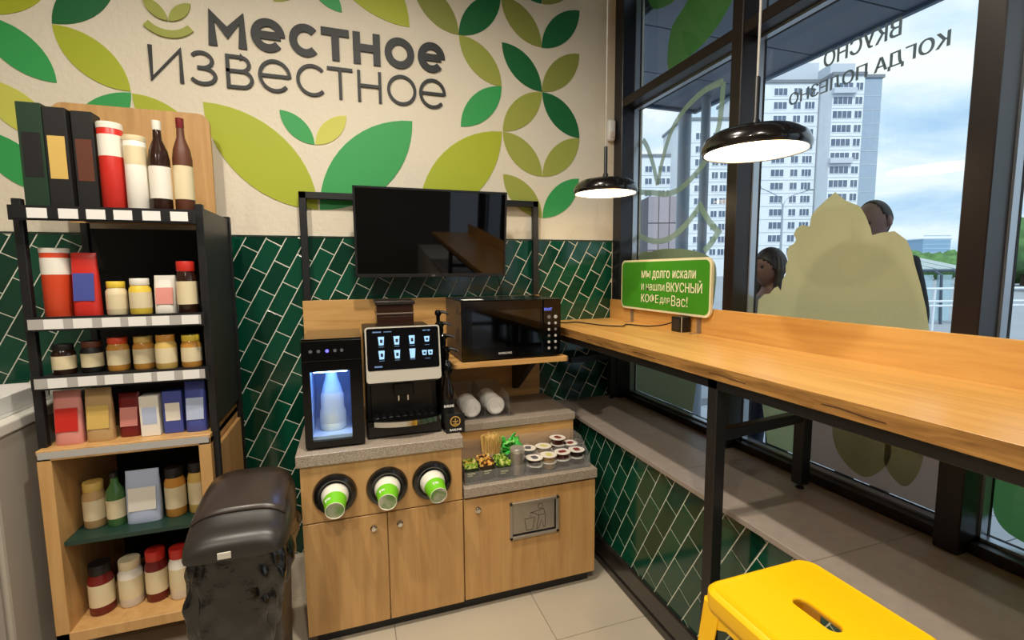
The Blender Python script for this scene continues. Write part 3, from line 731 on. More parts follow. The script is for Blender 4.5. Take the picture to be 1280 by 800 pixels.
# cup holders with cups
RING = M('ring_black', (18, 17, 17), .22, coat=.4)
CUPG = M('cup_green', (120, 204, 30), .5); CUPW = M('cup_white', (238, 234, 218), .55); CUPB = M('cup_base', (250, 240, 224), .7)
def cup_letters(mb, mapf):
    # small white handwritten word running along the side of the cup
    G_ = {'g': arc(.35,.5,.35,.4,60,330,8)+[(.7,.9),(.7,-.2)]+arc(.4,-.2,.3,.25,0,-150,5), 'r': [(0,0),(0,.8)]+arc(.35,.5,.35,.35,160,50,4), 'e': [(0,.45),(.7,.5)]+arc(.35,.45,.35,.4,10,310,9), 'n': [(0,0),(0,.85)]+arc(.35,.5,.35,.35,170,0,6)+[(.7,0)]}
    x = 0
    for ch in 'green':
        pts = [mapf(x+p[0], p[1]) for p in G_[ch]]; mb.tube(pts, .0009, 5); x += .95
for k, (x, z, ex, ez, turn) in enumerate(((-.084, .612, -.083, .597, -.3), (.109, .611, .103, .598, -.5), (.285, .610, .294, .592, -1.1))):
    side = ('left', 'middle', 'right')[k]
    h = root('cup_dispenser', (x, CY, z-.08), '%s black ring cup dispenser in the oak panel' % {'left': 'left', 'middle': 'middle', 'right': 'right'}[side], 'dispenser', 'cup dispensers')
    MB().lathe([(.052, CY-.002), (.054, CY-.016), (.062, CY-.022), (.074, CY-.018), (.080, CY-.008), (.080, CY-.0005)], 48, (x, 0, z), 'Y', caps=False).build('ring', RING, h)
    MB().lathe([(.0, CY-.0008), (.053, CY-.0008), (.053, CY-.004), (.0, CY-.004)], 40, (x, 0, z), 'Y').build('throat', BLKPL, h)
    c = root('paper_cup', (x, CY-.05, z-.05), 'green and white paper cup in the %s dispenser' % side, 'cup', 'paper cups in the dispensers')
    ax = Vector((ex-x, -.09, ez-z)).normalized(); p0 = Vector((x, CY-.004, z-.003)); 
    m = Matrix.Identity(4); a = ax.orthogonal().normalized(); up = Vector((0,0,1)); a = (up-ax*up.dot(ax)).normalized(); b = a.cross(ax)
    for i in range(3): m[i][0] = b[i]; m[i][1] = a[i]; m[i][2] = ax[i]; m[i][3] = p0[i]
    def P(prof, name, mat, n=40):
        mb = MB(); mb.X = m; mb.lathe(prof, n); return mb.build(name, mat, c)
    P([(.050, 0), (.0505, .004), (.0475, .022), (.0470, .024)], 'rim_collar', CUPW)
    P([(.0468, .0235), (.0415, .040)], 'white_band', CUPW)
    P([(.0418, .040), (.0335, .098)], 'green_sleeve', CUPG)
    P([(.0336, .098), (.0338, .1005), (.0318, .1005), (.0312, .094), (.0, .094)], 'cup_base', CUPB)
    mb = MB(); mb.X = m
    def mp(u, v):
        t = .070+(u-2.3)*.0075*.45+(v-.4)*.004; th = pi/2+turn*.7+.9-(u-2.3)*.13+0; hgt = .066+(v-.4)*.012+(u-2.3)*.001
        r = .0418-(hgt-.04)/(.058)*.0083+.0006
        return (r*cos(th), r*sin(th), hgt)
    cup_letters(mb, lambda u, v: mp(u, 1-v)); mb.build('cup_lettering', PAPER, c)

# back panel with television frame
bp = root('back_panel', (.40, PB, .75), 'oak back panel carrying a black steel frame for the television', 'panel')
MB().rbox(-.218, 1.012, PB, PB+.020, .556, 1.316, .0015, 1).build('panel', OAK_X, bp, smooth=False)
for a in (-.212, .976): MB().rbox(a, a+.032, PB, PB+.028, 1.317, 1.834, .002, 1).build('post', BLACK, bp, smooth=False)
MB().rbox(-.212, 1.008, PB, PB+.028, 1.802, 1.834, .002, 1).build('top_bar', BLACK, bp, smooth=False)
# television, tipped forward
tv = root('television', (.402, PB-.06, 1.43), 'black flat television mounted on the steel frame', 'television')
T = Matrix.Translation((.402, 2.372, 1.637)) @ Matrix.Rotation(radians(6), 4, 'X')
def tvp(name, mat, fn, smooth=False):
    mb = MB(); mb.X = T; fn(mb); return mb.build(name, mat, tv, smooth=smooth)
tvp('casing', BLKPL, lambda b: b.rbox(-.372, .372, .0, .030, -.211, .211, .004, 2))
tvp('rear_housing', BLKPL, lambda b: b.rbox(-.25, .25, .030, .055, -.17, .10, .01, 2))
def bez(b):
    for q in ((-.373, .373, .202, .212), (-.373, .373, -.212, -.196), (-.373, -.363, -.212, .212), (.363, .373, -.212, .212)):
        b.rbox(q[0], q[1], -.006, .002, q[2], q[3], .001, 1)
tvp('bezel', M('bezel_black', (30, 30, 32), .35), bez)
tvp('screen', M('screen_black', (3, 3, 4), .03, coat=0, spec=.6), lambda b: b.box(-.364, .364, -.0015, .001, -.197, .203))
lg = MB(); text_mesh(lg, 'LG', .012, T @ frame_mat((-.010, -.0068, -.209), (1,0,0), (0,0,1)), height=.009); lg.build('brand_mark', M('brand_grey', (170, 170, 172), .4), tv, smooth=False)
m = MB(); m.cyl((.402, 2.40, 1.66), (.402, PB+.0, 1.70), .02, n=14); m.rbox(.33, .474, 2.425, 2.44, 1.56, 1.80, .002, 1); m.rbox(.37, .434, PB-.012, PB+.002, 1.60, 1.816, .002, 1)
m.build('wall_arm', BLACK, tv, smooth=False)

# microwave shelf and bracket
ms = root('microwave_shelf', (.70, 2.28, 1.0), 'small oak shelf under the microwave with black bracket', 'shelf')
poly = [(.424, PB-.001), (.985, PB-.001)]+[(p[0], p[1]) for p in arc(.965, 2.075, .02, .02, 0, -90, 6)]+[(p[0], p[1]) for p in arc(.444, 2.075, .02, .02, 270, 180, 6)]
MB().prism(poly, 'XY', 1.020, 1.040).build('board', OAK_X, ms, smooth=False)
MB().prism([(2.16, 1.0195), (PB-.001, 1.0195), (PB-.001, .80), (PB-.03, .80)], 'YZ', .845, .875).build('bracket', BLACK, ms, smooth=False)
mw = root('microwave_oven', (.711, 2.26, 1.040), 'black glass microwave oven on the oak shelf', 'microwave')
mx0, mx1, my0, my1, mz0, mz1 = .467, .955, 2.085, 2.440, 1.046, 1.318
MB().rbox(mx0, mx1, my0+.022, my1, mz0, mz1, .003, 1).build('casing', M('microwave_side', (92, 80, 70), .42, metal=.3), mw, smooth=False)
MB().rbox(mx0, mx1, my0+.021, my1, mz1, mz1+.0015, .0005, 1).build('top_cover', M('microwave_top', (16, 15, 15), .22), mw, smooth=False)
MB().rbox(mx0, .862, my0, my0+.021, mz0, mz1, .003, 2).build('door', BLKGL, mw, smooth=False)
MB().rbox(.8635, mx1, my0, my0+.021, mz0, mz1, .003, 2).build('control_panel', BLKGL, mw, smooth=False)
MB().box(mx0+.05, .845, my0-.0005, my0+.001, mz0+.055, mz1-.045).build('door_window', M('window_black', (2, 2, 2), .05, spec=.6), mw, smooth=False)
for q in range(4): MB().rbox(mx0+.03+(q % 2)*.40, mx0+.06+(q % 2)*.40, my0+.04+(q//2)*.27, my0+.07+(q//2)*.27, 1.040, mz0+.001, .002, 1).build('foot', RUBBER, mw, smooth=False)
BTN = M('button_white', (190, 188, 186), .5)
for r_ in range(6):
    for c_ in range(2): MB().cyl((.893+c_*.034, my0-.0012, mz1-.085-r_*.030), (.893+c_*.034, my0+.001, mz1-.085-r_*.030), .0068 if r_ else .009, n=12).build('button', BTN if (r_+c_) % 3 else M('button_grey', (120, 118, 116), .5), mw)
t = MB(); text_mesh(t, '00:07', .02, frame_mat((.868, my0-.0012, mz1-.055), (1,0,0), (0,0,1)), width=.040, height=.014); t.build('clock_digits', M('clock_blue', (110, 130, 255), .5, emit=.8), mw, smooth=False)
t = MB(); text_mesh(t, 'SAMSUNG', .02, frame_mat((.640, my0-.0012, mz0+.022), (1,0,0), (0,0,1)), width=.065, height=.010, offset=.0006); t.build('brand_mark', M('brand_white', (200, 198, 194), .5), mw, smooth=False)
v = MB()
for r_ in range(7):
    for c_ in range(3): v.box(mx0-.0006, mx0+.001, my0+.05+c_*.022, my0+.064+c_*.022, mz0+.075+r_*.010, mz0+.079+r_*.010)
v.build('vent', M('vent_dark', (20, 18, 16), .7), mw, smooth=False); v = MB()
for r_ in range(4): 
    for c_ in range(3): v.box(mx0-.0006, mx0+.001, my0+.05+c_*.022, my0+.064+c_*.022, mz0+.21+r_*.010, mz0+.214+r_*.010)
v.build('vent', M('vent_dark', (20, 18, 16), .7), mw, smooth=False)
tag(MB().rbox(.49, .585, 2.13, 2.20, mz1+.0016, mz1+.0022, .0002, 1).build('paper_note', PAPER, smooth=False), 'white paper slip lying on top of the microwave', 'paper')
cab = smooth_path([(.80, 2.442, 1.20), (.78, 2.475, 1.34), (.75, 2.49, 1.45), (.66, 2.47, 1.54), (.56, 2.455, 1.60)], 6)
tag(MB().tube(cab, .003, 8).build('television_cable', RUBBER, loc=(.75, 2.47, 1.2)), 'thin black cable rising from the microwave behind the television', 'cable')

# ================================================================== MILK COOLER
ZT = .778
FY = 1.90
fr = root('milk_cooler', (-.073, 2.06, ZT), 'small black milk cooler with a blue lit glass door', 'cooler')
ax0, ax1, az1 = -.181, .034, 1.198
wx0, wx1, wz0, wz1 = -.154, -.012, .812, 1.080
b = MB()
b.box(ax0, ax1, FY+.022, 2.22, ZT+.010, wz0-.004); b.box(ax0, ax1, FY+.022, 2.22, wz1+.004, az1); b.box(ax0, wx0-.004, FY+.022, 2.22, wz0-.004, wz1+.004); b.box(wx1+.004, ax1, FY+.022, 2.22, wz0-.004, wz1+.004); b.box(wx0-.004, wx1+.004, 2.19, 2.22, wz0-.004, wz1+.004)
b.build('cabinet', BLKPL, fr, smooth=False)
MB().rbox(ax0-.001, ax1+.001, FY+.02, 2.221, az1, az1+.004, .001, 1).build('top_plate', M('cooler_top', (14, 13, 13), .12, coat=.4), fr, smooth=False)
MB().rbox(ax0, ax1, FY, FY+.022, 1.118, az1, .003, 2).build('control_fascia', BLKGL, fr, smooth=False)
b = MB()
for q in ((ax0, ax1, wz1, 1.116), (ax0, ax1, ZT+.010, wz0), (ax0, wx0, wz0, wz1), (wx1, ax1, wz0, wz1)): b.box(q[0], q[1], FY, FY+.021, q[2], q[3])
b.build('door_frame', BLKGL, fr, smooth=False)
MB().box(wx0, wx1, FY+.006, FY+.010, wz0, wz1).build('door_glass', GLASS, fr, smooth=False)
LIN = M('cooler_liner', (186, 204, 240), .5)
b = MB(); b.box(wx0-.003, wx1+.003, 2.180, 2.189, wz0-.003, wz1+.003); b.box(wx0-.0035, wx0-.0005, FY+.023, 2.18, wz0, wz1); b.box(wx1+.0005, wx1+.0035, FY+.023, 2.18, wz0, wz1); b.box(wx0, wx1, FY+.023, 2.18, wz0-.0035, wz0+.012); b.box(wx0, wx1, FY+.023, 2.18, wz1, wz1+.0035)
b.build('liner', LIN, fr, smooth=False)
MB().rbox(wx0+.01, wx1-.01, FY+.03, FY+.045, wz1-.010, wz1-.001, .002, 1).build('light_strip', M('cooler_led', (150, 190, 255), .5, emit=26.0), fr, smooth=False)
for q in range(3): MB().rbox(ax0+.012+.19*(q % 2), ax0+.032+.17*(q % 2), FY+.03+.22*(q//2), FY+.06+.22*(q//2), ZT, ZT+.011, .002, 1).build('foot', RUBBER, fr, smooth=False)
ICON = M('icon_dim', (90, 90, 100), .5); ICB = M('icon_blue', (100, 100, 255), .5, emit=1.5)
for q, x in enumerate((-.148, -.120, -.090, -.062, -.038)):
    MB().lathe([(.0048, FY-.0008), (.0064, FY-.0008), (.0064, FY+.0005), (.0048, FY+.0005)], 16, (x, 0, 1.158), 'Y').build('indicator', ICB if q == 2 else ICON, fr)
mk = root('milk_bottle', (-.084, 2.02, wz0+.012), 'white plastic milk bottle standing inside the lit cooler', 'bottle')
zb = wz0+.012
MB().lathe([(.046, 0), (.050, .006), (.050, .026), (.0485, .030), (.050, .034), (.050, .070), (.044, .086), (.044, .135), (.040, .150)], 36, (-.084, 2.02, zb)).build('jar', M('milk_white', (236, 234, 226), .4), mk)
MB().lathe([(.040, .150), (.034, .175), (.024, .205), (.020, .235), (.020, .255), (.0, .255)], 32, (-.084, 2.02, zb)).build('neck', M('bottle_translucent', (200, 220, 245), .35), mk)

# ================================================================== COFFEE MACHINE
cm = root('coffee_machine', (.195, 2.15, ZT), 'black coffee machine with silver framed touch screen', 'coffee machine')
c0, c1 = .046, .344
MB().rbox(c0, c1, 2.05, 2.40, ZT+.006, 1.205, .006, 2).build('rear_body', BLKPL, cm, smooth=False)
MB().rbox(c0+.003, c1-.003, 1.955, 2.05, 1.00, 1.205, .006, 2).build('brew_head', BLKPL, cm, smooth=False)
MB().rbox(c0, c1, 1.950, 2.05, ZT+.006, .835, .004, 2).build('base', BLKPL, cm, smooth=False)
MB().rbox(c0+.02, c1-.02, 2.044, 2.051, .85, .99, .002, 1).build('splash_panel', M('splash_black', (28, 27, 27), .3), cm, smooth=False)
tray = [(c0+.002, 2.04)]+[(c0+.002+(c1-c0-.004)*i/14, 1.952-.045*sin(pi*i/14)**.8) for i in range(15)]+[(c1-.002, 2.04)]
MB().prism(tray, 'XY', .836, .858).build('drip_tray', BLKGL, cm, smooth=False)
MB().ribbon(tray[1:-1], .004, 'XY', .832, .853).build('tray_trim', CHROME, cm, smooth=False)
g = MB()
for q in range(9): g.rbox(c0+.03+q*.028, c0+.045+q*.028, 1.96, 2.03, .858, .8605, .0008, 1)
g.build('drip_grate', M('grate', (40, 40, 42), .3, metal=.6), cm, smooth=False)
MB().rbox(.155, .235, 1.962, 2.03, .945, 1.0, .006, 2).build('spout_block', BLKGL, cm, smooth=False)
for x in (.175, .213): MB().cyl((x, 1.99, .946), (x, 1.99, .920), .008, .006, 14).build('spout', CHROME, cm)
# tilted screen unit
T2 = Matrix.Translation((.195, 1.928, 1.128)) @ Matrix.Rotation(radians(-8), 4, 'X')
def cmp_(name, mat, fn, smooth=False):
    mb = MB(); mb.X = T2; fn(mb); return mb.build(name, mat, cm, smooth=smooth)
cmp_('screen_housing', M('silver_frame', (206, 200, 186), .35, metal=.2), lambda b: b.prism(rrect(-.147, .147, -.112, .108, .012, 5), 'XZ', 0, .022))
cmp_('screen_back', BLKPL, lambda b: b.prism(rrect(-.135, .135, -.10, .10, .012, 5), 'XZ', .022, .045))
cmp_('screen', M('display_black', (4, 5, 8), .08), lambda b: b.prism(rrect(-.141, .141, -.064, .102, .008, 5), 'XZ', -.0015, .001))
DB = M('icon_cup', (150, 200, 245), .5, emit=.5); DW = M('icon_coffee', (20, 26, 40), .5)
for r_ in range(2):
    for c_ in range(4):
        cx = -.086+c_*.060; cz = .052-r_*.055
        if c_ == 3: sizes = ((-.0, .011, .022),) if r_ == 0 else ((-.012, .010, .020), (.012, .010, .020))
        else: sizes = ((0, .012, .038 if c_ == 2 and r_ else .034),)
        for dx, wv, hv in sizes:
            cmp_('cup_icon', DB, lambda b: b.prism([(cx+dx-wv*.75, cz-hv/2), (cx+dx+wv*.75, cz-hv/2), (cx+dx+wv, cz+hv/2), (cx+dx-wv, cz+hv/2)], 'XZ', -.0022, -.001))
            if not (c_ == 2 and r_): cmp_('cup_icon_fill', DW, lambda b: b.prism(rrect(cx+dx-wv*.35, cx+dx+wv*.45, cz-hv*.22, cz+hv*.18, .002, 3), 'XZ', -.0026, -.0021))
        cmp_('icon_caption', M('caption_blue', (90, 120, 160), .5, emit=.35), lambda b: b.box(cx-.010, cx+.010, -.0022, -.001, cz-.0245, cz-.0225))
for q in ((-.118, -.085, .085, .090), (-.075, -.045, .086, .089), (.078, .092, .085, .090), (.096, .108, .085, .090), (-.115, -.085, -.052, -.046)):
    cmp_('status_mark', M('caption_blue', (90, 120, 160), .5), lambda b: b.box(q[0], q[1], -.0022, -.001, q[2], q[3]))
HOP = glassy('smoked_hopper', (.20, .13, .10, 1), body=(70, 46, 36), body_amt=.55)
MB().rbox(.108, .270, 2.18, 2.34, 1.206, 1.318, .006, 2).build('bean_hopper', HOP, cm, smooth=False)
MB().rbox(.102, .276, 2.172, 2.348, 1.306, 1.324, .004, 2).build('hopper_lid', M('hopper_lid', (44, 36, 33), .3), cm, smooth=False)
MB().rbox(.106, .272, 2.176, 2.344, 1.262, 1.270, .002, 1).build('hopper_band', M('hopper_band', (110, 92, 80), .35), cm, smooth=False)

# ================================================================== SYRUP BOTTLES
rk = root('syrup_rack', (.379, 2.12, ZT), 'narrow black stepped rack holding syrup bottles beside the coffee machine', 'rack')
YB = [1.985, 2.075, 2.165, 2.255]
for q, y in enumerate(YB): MB().rbox(.352, .408, y-.043, y+.043, ZT, ZT+.006+q*.045, .002, 1).build('step', BLKPL, rk, smooth=False)
SYR = [M('syrup_%d' % q, c, .1, coat=.5) for q, c in enumerate(((20, 12, 10), (30, 16, 10), (26, 14, 12), (22, 12, 10)))]
for q, y in enumerate(YB):
    z = ZT+.006+q*.045+.0005; x = .378+.005*q
    s = root('syrup_bottle', (x, y, z), 'dark syrup bottle with black pump, %s on the stepped rack' % ('nearest and lowest', 'second from the front', 'third from the front', 'rearmost and highest')[q], 'bottle', 'syrup bottles with pumps')
    MB().lathe([(.0, 0), (.026, 0), (.028, .004), (.028, .15), (.025, .17), (.016, .20), (.0125, .235), (.0135, .238), (.0135, .245), (0, .245)], 24, (x, y, z)).build('bottle', SYR[q], s)
    MB().lathe([(.022, .236), (.024, .25), (.023, .272), (.014, .288), (.009, .293), (.009, .322), (.015, .328), (.016, .340), (.010, .350), (0, .351)], 20, (x, y, z)).build('pump', BLKGL, s)
    MB().tube(smooth_path([(x, y, z+.338), (x+.02, y-.012, z+.342), (x+.038, y-.022, z+.336), (x+.044, y-.026, z+.330)], 5), [.008]*6+[.0065]*5+[.005]*5, 8).build('nozzle', BLKPL, s)
    if q == 0:
        MB().lathe([(.0283, .02), (.0286, .02), (.0286, .125), (.0283, .125)], 24, (x, y, z)).build('label', M('label_black', (14, 13, 14), .5), s)
        t = MB(); text_mesh(t, 'BARLINE', .014, frame_mat((x-.021, y-.0315, z+.095), (1,0,0), (0,0,1)), width=.042, height=.011, offset=.0006); t.build('label_lettering', PAPER, s, smooth=False)
cd = root('brand_card', (.400, 1.918, ZT), 'black card with a round gold tree emblem before the syrup bottles', 'card')
MB().rbox(.357, .436, 1.916, 1.919, ZT, ZT+.082, .0006, 1).build('card', M('card_black', (14, 14, 15), .5), cd, smooth=False)
MB().rbox(.357, .436, 1.916, 1.945, ZT, ZT+.002, .0006, 1).build('card_foot', M('card_black', (14, 14, 15), .5), cd, smooth=False)
GOLD = M('emblem_gold', (196, 156, 76), .5)
b = MB(); b.ribbon(arc(.396, ZT+.050, .020, .020, 0, 345, 20), .0045, 'XZ', 1.9152, 1.9161, closed=True); b.ribbon([(.396, ZT+.034), (.396, ZT+.062)], .004, 'XZ', 1.9152, 1.9161); b.ribbon([(.384, ZT+.052), (.396, ZT+.046), (.408, ZT+.052)], .004, 'XZ', 1.9152, 1.9161); b.ribbon([(.386, ZT+.038), (.406, ZT+.038)], .004, 'XZ', 1.9152, 1.9161)
b.build('emblem', GOLD, cd, smooth=False)
t = MB(); text_mesh(t, 'BARLINE', .012, frame_mat((.372, 1.9155, ZT+.010), (1,0,0), (0,0,1)), width=.050, height=.009, offset=.0005); t.build('card_lettering', PAPER, cd, smooth=False)

# ================================================================== LID RACK
ZR = .751
lr = root('lid_rack', (.60, 2.27, ZR), 'clear acrylic rack with dividers holding cup lids', 'rack')
A_ = radians(14)       # rack turned a little, its lids point to the left front
def rk_m(): return Matrix.Translation((.585, 2.14, ZR)) @ Matrix.Rotation(0, 4, 'Z')
MB().rbox(.464, .742, 2.145, 2.40, ZR, ZR+.004, .001, 1).build('rack_base', ACRYL, lr, smooth=False)
for x in (.464, .586, .708): MB().prism([(2.145, ZR+.004), (2.40, ZR+.004), (2.40, ZR+.135), (2.37, ZR+.14), (2.16, ZR+.105), (2.145, ZR+.09)], 'YZ', x, x+.004).build('divider', ACRYL, lr, smooth=False)
MB().rbox(.464, .712, 2.40, 2.404, ZR, ZR+.13, .001, 1).build('rack_back', ACRYL, lr, smooth=False)
LIDP = [(.0, .0), (.012, .0), (.020, -.001), (.030, -.001), (.036, .001), (.0375, .008), (.043, .012), (.0455, .016), (.0455, .021), (.0435, .024), (.041, .022)]
LIDM = M('lid_white', (252, 251, 248), .35)
lid0 = None
for q, (cx, n, tilt) in enumerate(((.528, 7, .0), (.650, 10, .0))):
    for k_ in range(n):
        y = 2.150+k_*.019+(0 if q == 0 else .01); z = ZR+.0515
        lab = '%s white plastic cup lid in the %s row of the acrylic rack' % (('front',)+tuple('%s from the front' % w for w in ('second', 'third', 'fourth', 'fifth', 'sixth', 'seventh', 'eighth', 'ninth', 'tenth')))[k_:k_+1] + (('left', 'right')[q],) if False else None
        ordw = ('frontmost', 'second', 'third', 'fourth', 'fifth', 'sixth', 'seventh', 'eighth', 'ninth', 'tenth')[k_]
        lab = '%s white plastic cup lid of the %s stack in the acrylic rack' % (ordw, ('left', 'right')[q])
        if lid0 is None:
            mb = MB(); mb.lathe([(r_, h_) for r_, h_ in LIDP], 40, (0, 0, 0), 'Y'); mb.lathe([(.0, -.0045), (.007, -.0045), (.008, -.001)], 14, (.020, 0, .004), 'Y')
            lid0 = mb.build('cup_lid', LIDM, loc=(0, 0, 0)); o = lid0
        else: o = lid0.copy(); COL.objects.link(o)
        o.location = (cx, y, z); o.rotation_euler = (radians(-4), random.uniform(-.3, .3), 0); tag(o, lab, 'lid', 'cup lids in the acrylic rack')

# ================================================================== CONDIMENT TRAY
ZC = .555
ct = root('condiment_tray', (.72, 1.98, ZC), 'clear acrylic condiment organiser on the lower worktop', 'organiser')
tx0, tx1, ty0, ty1 = .424, 1.012, 1.885, 2.088
MB().rbox(tx0, tx1, ty0, ty1, ZC, ZC+.003, .0008, 1).build('tray_base', ACRYL, ct, smooth=False)
MB().rbox(tx0, tx1, ty0, ty0+.003, ZC+.003, ZC+.055, .0008, 1).build('front_wall', ACRYL, ct, smooth=False)
MB().rbox(tx0, tx1, ty1-.003, ty1, ZC+.003, ZC+.12, .0008, 1).build('rear_wall', ACRYL, ct, smooth=False)
for x in (tx0, tx1-.003): MB().prism([(ty0+.003, ZC+.003), (ty1-.003, ZC+.003), (ty1-.003, ZC+.12), (ty0+.10, ZC+.12), (ty0+.003, ZC+.055)], 'YZ', x, x+.003).build('side_wall', ACRYL, ct, smooth=False)
for x in (.494, .567, .640, .715): MB().rbox(x, x+.003, ty0+.003, ty0+.095, ZC+.003, ZC+.055, .0008, 1).build('divider', ACRYL, ct, smooth=False)
MB().rbox(tx0+.003, tx1-.003, ty0+.095, ty0+.098, ZC+.003, ZC+.075, .0008, 1).build('cross_divider', ACRYL, ct, smooth=False)
Zb = ZC+.004
# sachets
def sachet(x, y, z, rx, rz, c1, c2, label, group):
    r = root('tea_sachet', (x, y, z), label, 'sachet', group, local=True, rz=rz); r.rotation_euler.x = rx
    w, h, n = .029, .074, 6
    mb = MB(); vs = []; jit = [random.uniform(-.006, .006) for _ in range(n+1)]
    for sgn in (-1, 1):
        for j in range(n+1):
            for i in range(n+1):
                u, v = i/n*2-1, j/n
                t = .0035*(1-u**4)*(1-(2*v-1)**4); zig = .0015*(1 if i % 2 else -1) if j in (0, n) else 0
                vs.append((u*w, sgn*(t+.0003)+(jit[i] if j >= n-1 else jit[i]*.3*(j/n)), v*h+zig))
    o2 = (n+1)**2; fs = []
    for j in range(n):
        for i in range(n):
            a = j*(n+1)+i; fs += [(a, a+1, a+n+2, a+n+1), (o2+a, o2+a+n+1, o2+a+n+2, o2+a+1)]
    k0 = len(fs); mb._add(vs, fs); mb.m = [1 if ((q//2)//n) >= 4 else 0 for q in range(k0)]
    ob = mb.build('packet', [c1, c2], r, loc=(0, 0, 0)); 
    b = MB(); b.box(-.018, .016, -.0046, -.0036, .026, .030); b.box(-.018, .004, -.0046, -.0036, .018, .021); b.build('print', M('print_pale', (196, 196, 150), .5), r, smooth=False, loc=(0, 0, 0))
    return r
def speckle(name, c1, c2, c3):
    m = bpy.data.materials.new(name); m.use_nodes = True; nt = m.node_tree; N = nt.nodes; L = nt.links; b = N['Principled BSDF']; b.inputs['Roughness'].default_value = .3
    t = N.new('ShaderNodeTexCoord'); oi = N.new('ShaderNodeObjectInfo'); n1 = N.new('ShaderNodeTexNoise'); n1.noise_dimensions = '4D'; n1.inputs['Scale'].default_value = 75; n1.inputs['Detail'].default_value = 1
    L.new(t.outputs['Object'], n1.inputs['Vector']); mu = N.new('ShaderNodeMath'); mu.operation = 'MULTIPLY'; mu.inputs[1].default_value = 40; L.new(oi.outputs['Random'], mu.inputs[0]); L.new(mu.outputs[0], n1.inputs['W'])
    cr = N.new('ShaderNodeValToRGB'); e = cr.color_ramp.elements; cr.color_ramp.interpolation = 'CONSTANT'
    e[0].position = 0; e[0].color = lin(c1); e[1].position = .46; e[1].color = lin(c2); q = e.new(.60); q.color = lin(c3)
    L.new(n1.outputs['Fac'], cr.inputs[0]); L.new(cr.outputs[0], b.inputs['Base Color']); return m
TEA = M('tea_dark_green', (28, 42, 22), .3); TEB = M('tea_brown', (44, 34, 20), .3); LEAFY = speckle('tea_lime', (60, 96, 30), (150, 180, 60), (226, 226, 150)); GOLDY = speckle('tea_gold', (90, 84, 30), (220, 184, 70), (240, 226, 160)); FRUIT = speckle('tea_orange', (70, 40, 20), (214, 150, 56), (238, 210, 140))
for b_, (bx, tops, base, nm) in enumerate(((.461, (LEAFY, GOLDY), TEA, 'left'), (.532, (FRUIT, GOLDY), TEB, 'middle'), (.605, (LEAFY, LEAFY), TEA, 'right'))):
    for k_ in range(5):
        sachet(bx+random.uniform(-.004, .004), ty0+.014+k_*.017, Zb+.001+random.uniform(0, .012), radians(-4-random.uniform(0, 14)), random.uniform(-.10, .10), base, tops[k_ % 2],
               '%s dark tea sachet with bright top in the %s compartment of the tray' % (('frontmost', 'second', 'third', 'fourth', 'rearmost')[k_], nm), 'tea sachets in the organiser')
# stirrers
SB_ = root('stirrer_cup', (.586, 2.035, Zb), 'clear cup holding wooden stirrers', 'holder')
b = MB(); b.lathe([(.040, Zb+.0), (.046, Zb+.075), (.044, Zb+.075), (.0385, Zb+.003), (0, Zb+.003)], 28, (.586, 2.035, 0)); b.build('cup', ACRYL, SB_)
STW = M('stirrer_wood', (228, 190, 112), .6)
st0 = None
for k_ in range(96):
    a = random.uniform(0, 2*pi); rr = .036*math.sqrt(random.random()); x, y = .586+rr*cos(a), 2.035+rr*sin(a)
    if st0 is None:
        st0 = MB().rbox(-.0042, .0042, -.0008, .0008, 0, .142, .0006, 1).build('wooden_stirrer', STW, loc=(0, 0, 0), smooth=False); o = st0
    else: o = st0.copy(); COL.objects.link(o)
    o.location = (x, y, Zb+.004); o.rotation_euler = (random.uniform(-.05, .05)-sin(a)*.14*rr/.03, random.uniform(-.05, .05)+cos(a)*.10*rr/.03, random.uniform(0, pi)); tag(o, 'one of the thin pale wooden stirrers bundled upright in the clear cup', 'stirrer', 'wooden stirrers')
# green sachets heap
MINT = M('mint_green', (66, 190, 70), .3); MINT2 = M('mint_light', (140, 222, 110), .3)
for k_ in range(18):
    x = .668+random.uniform(-.036, .040); y = 2.04+random.uniform(-.028, .028); z = Zb+.056+.0036*k_
    b = MB(); n = 5; vs = []
    for j in range(n+1):
        for i in range(n+1):
            u, v = i/n-.5, j/n-.5; vs.append((u*.05, v*.036, .006*sin(u*5+k_)*cos(v*6)))
    fs = [(j*(n+1)+i, j*(n+1)+i+1, (j+1)*(n+1)+i+1, (j+1)*(n+1)+i) for j in range(n) for i in range(n)]
    b._add(vs, fs); o = b.build('sugar_packet', MINT if k_ % 3 else MINT2, loc=(0, 0, 0)); md = o.modifiers.new('thick', 'SOLIDIFY'); md.thickness = .004
    o.location = (x, y, z); o.rotation_euler = (random.uniform(-1, 1), random.uniform(-1, 1), random.uniform(0, 6)); tag(o, 'one of the crumpled bright green packets heaped behind the metal shaker', 'packet', 'green packets in the organiser')
tag(MB().rbox(.625, .712, 2.008, 2.078, Zb, Zb+.05, .003, 2).build('packet_bin', glassy('bin_clear', (.85, .88, .85, 1), body=(120, 180, 110), body_amt=.25), smooth=False), 'clear bin under the heap of green packets', 'bin')
sh = root('metal_shaker', (.672, 1.925, Zb), 'cylindrical steel shaker can in the acrylic tray', 'shaker')
MB().lathe([(.029, 0), (.031, .002), (.031, .104), (.030, .106)], 36, (.672, 1.925, Zb)).build('can', STEEL, sh)
MB().lathe([(.0315, .098), (.0325, .100), (.0325, .114), (.030, .118), (.0, .119)], 36, (.672, 1.925, Zb)).build('lid', M('shaker_lid', (206, 200, 190), .3, metal=.6), sh)
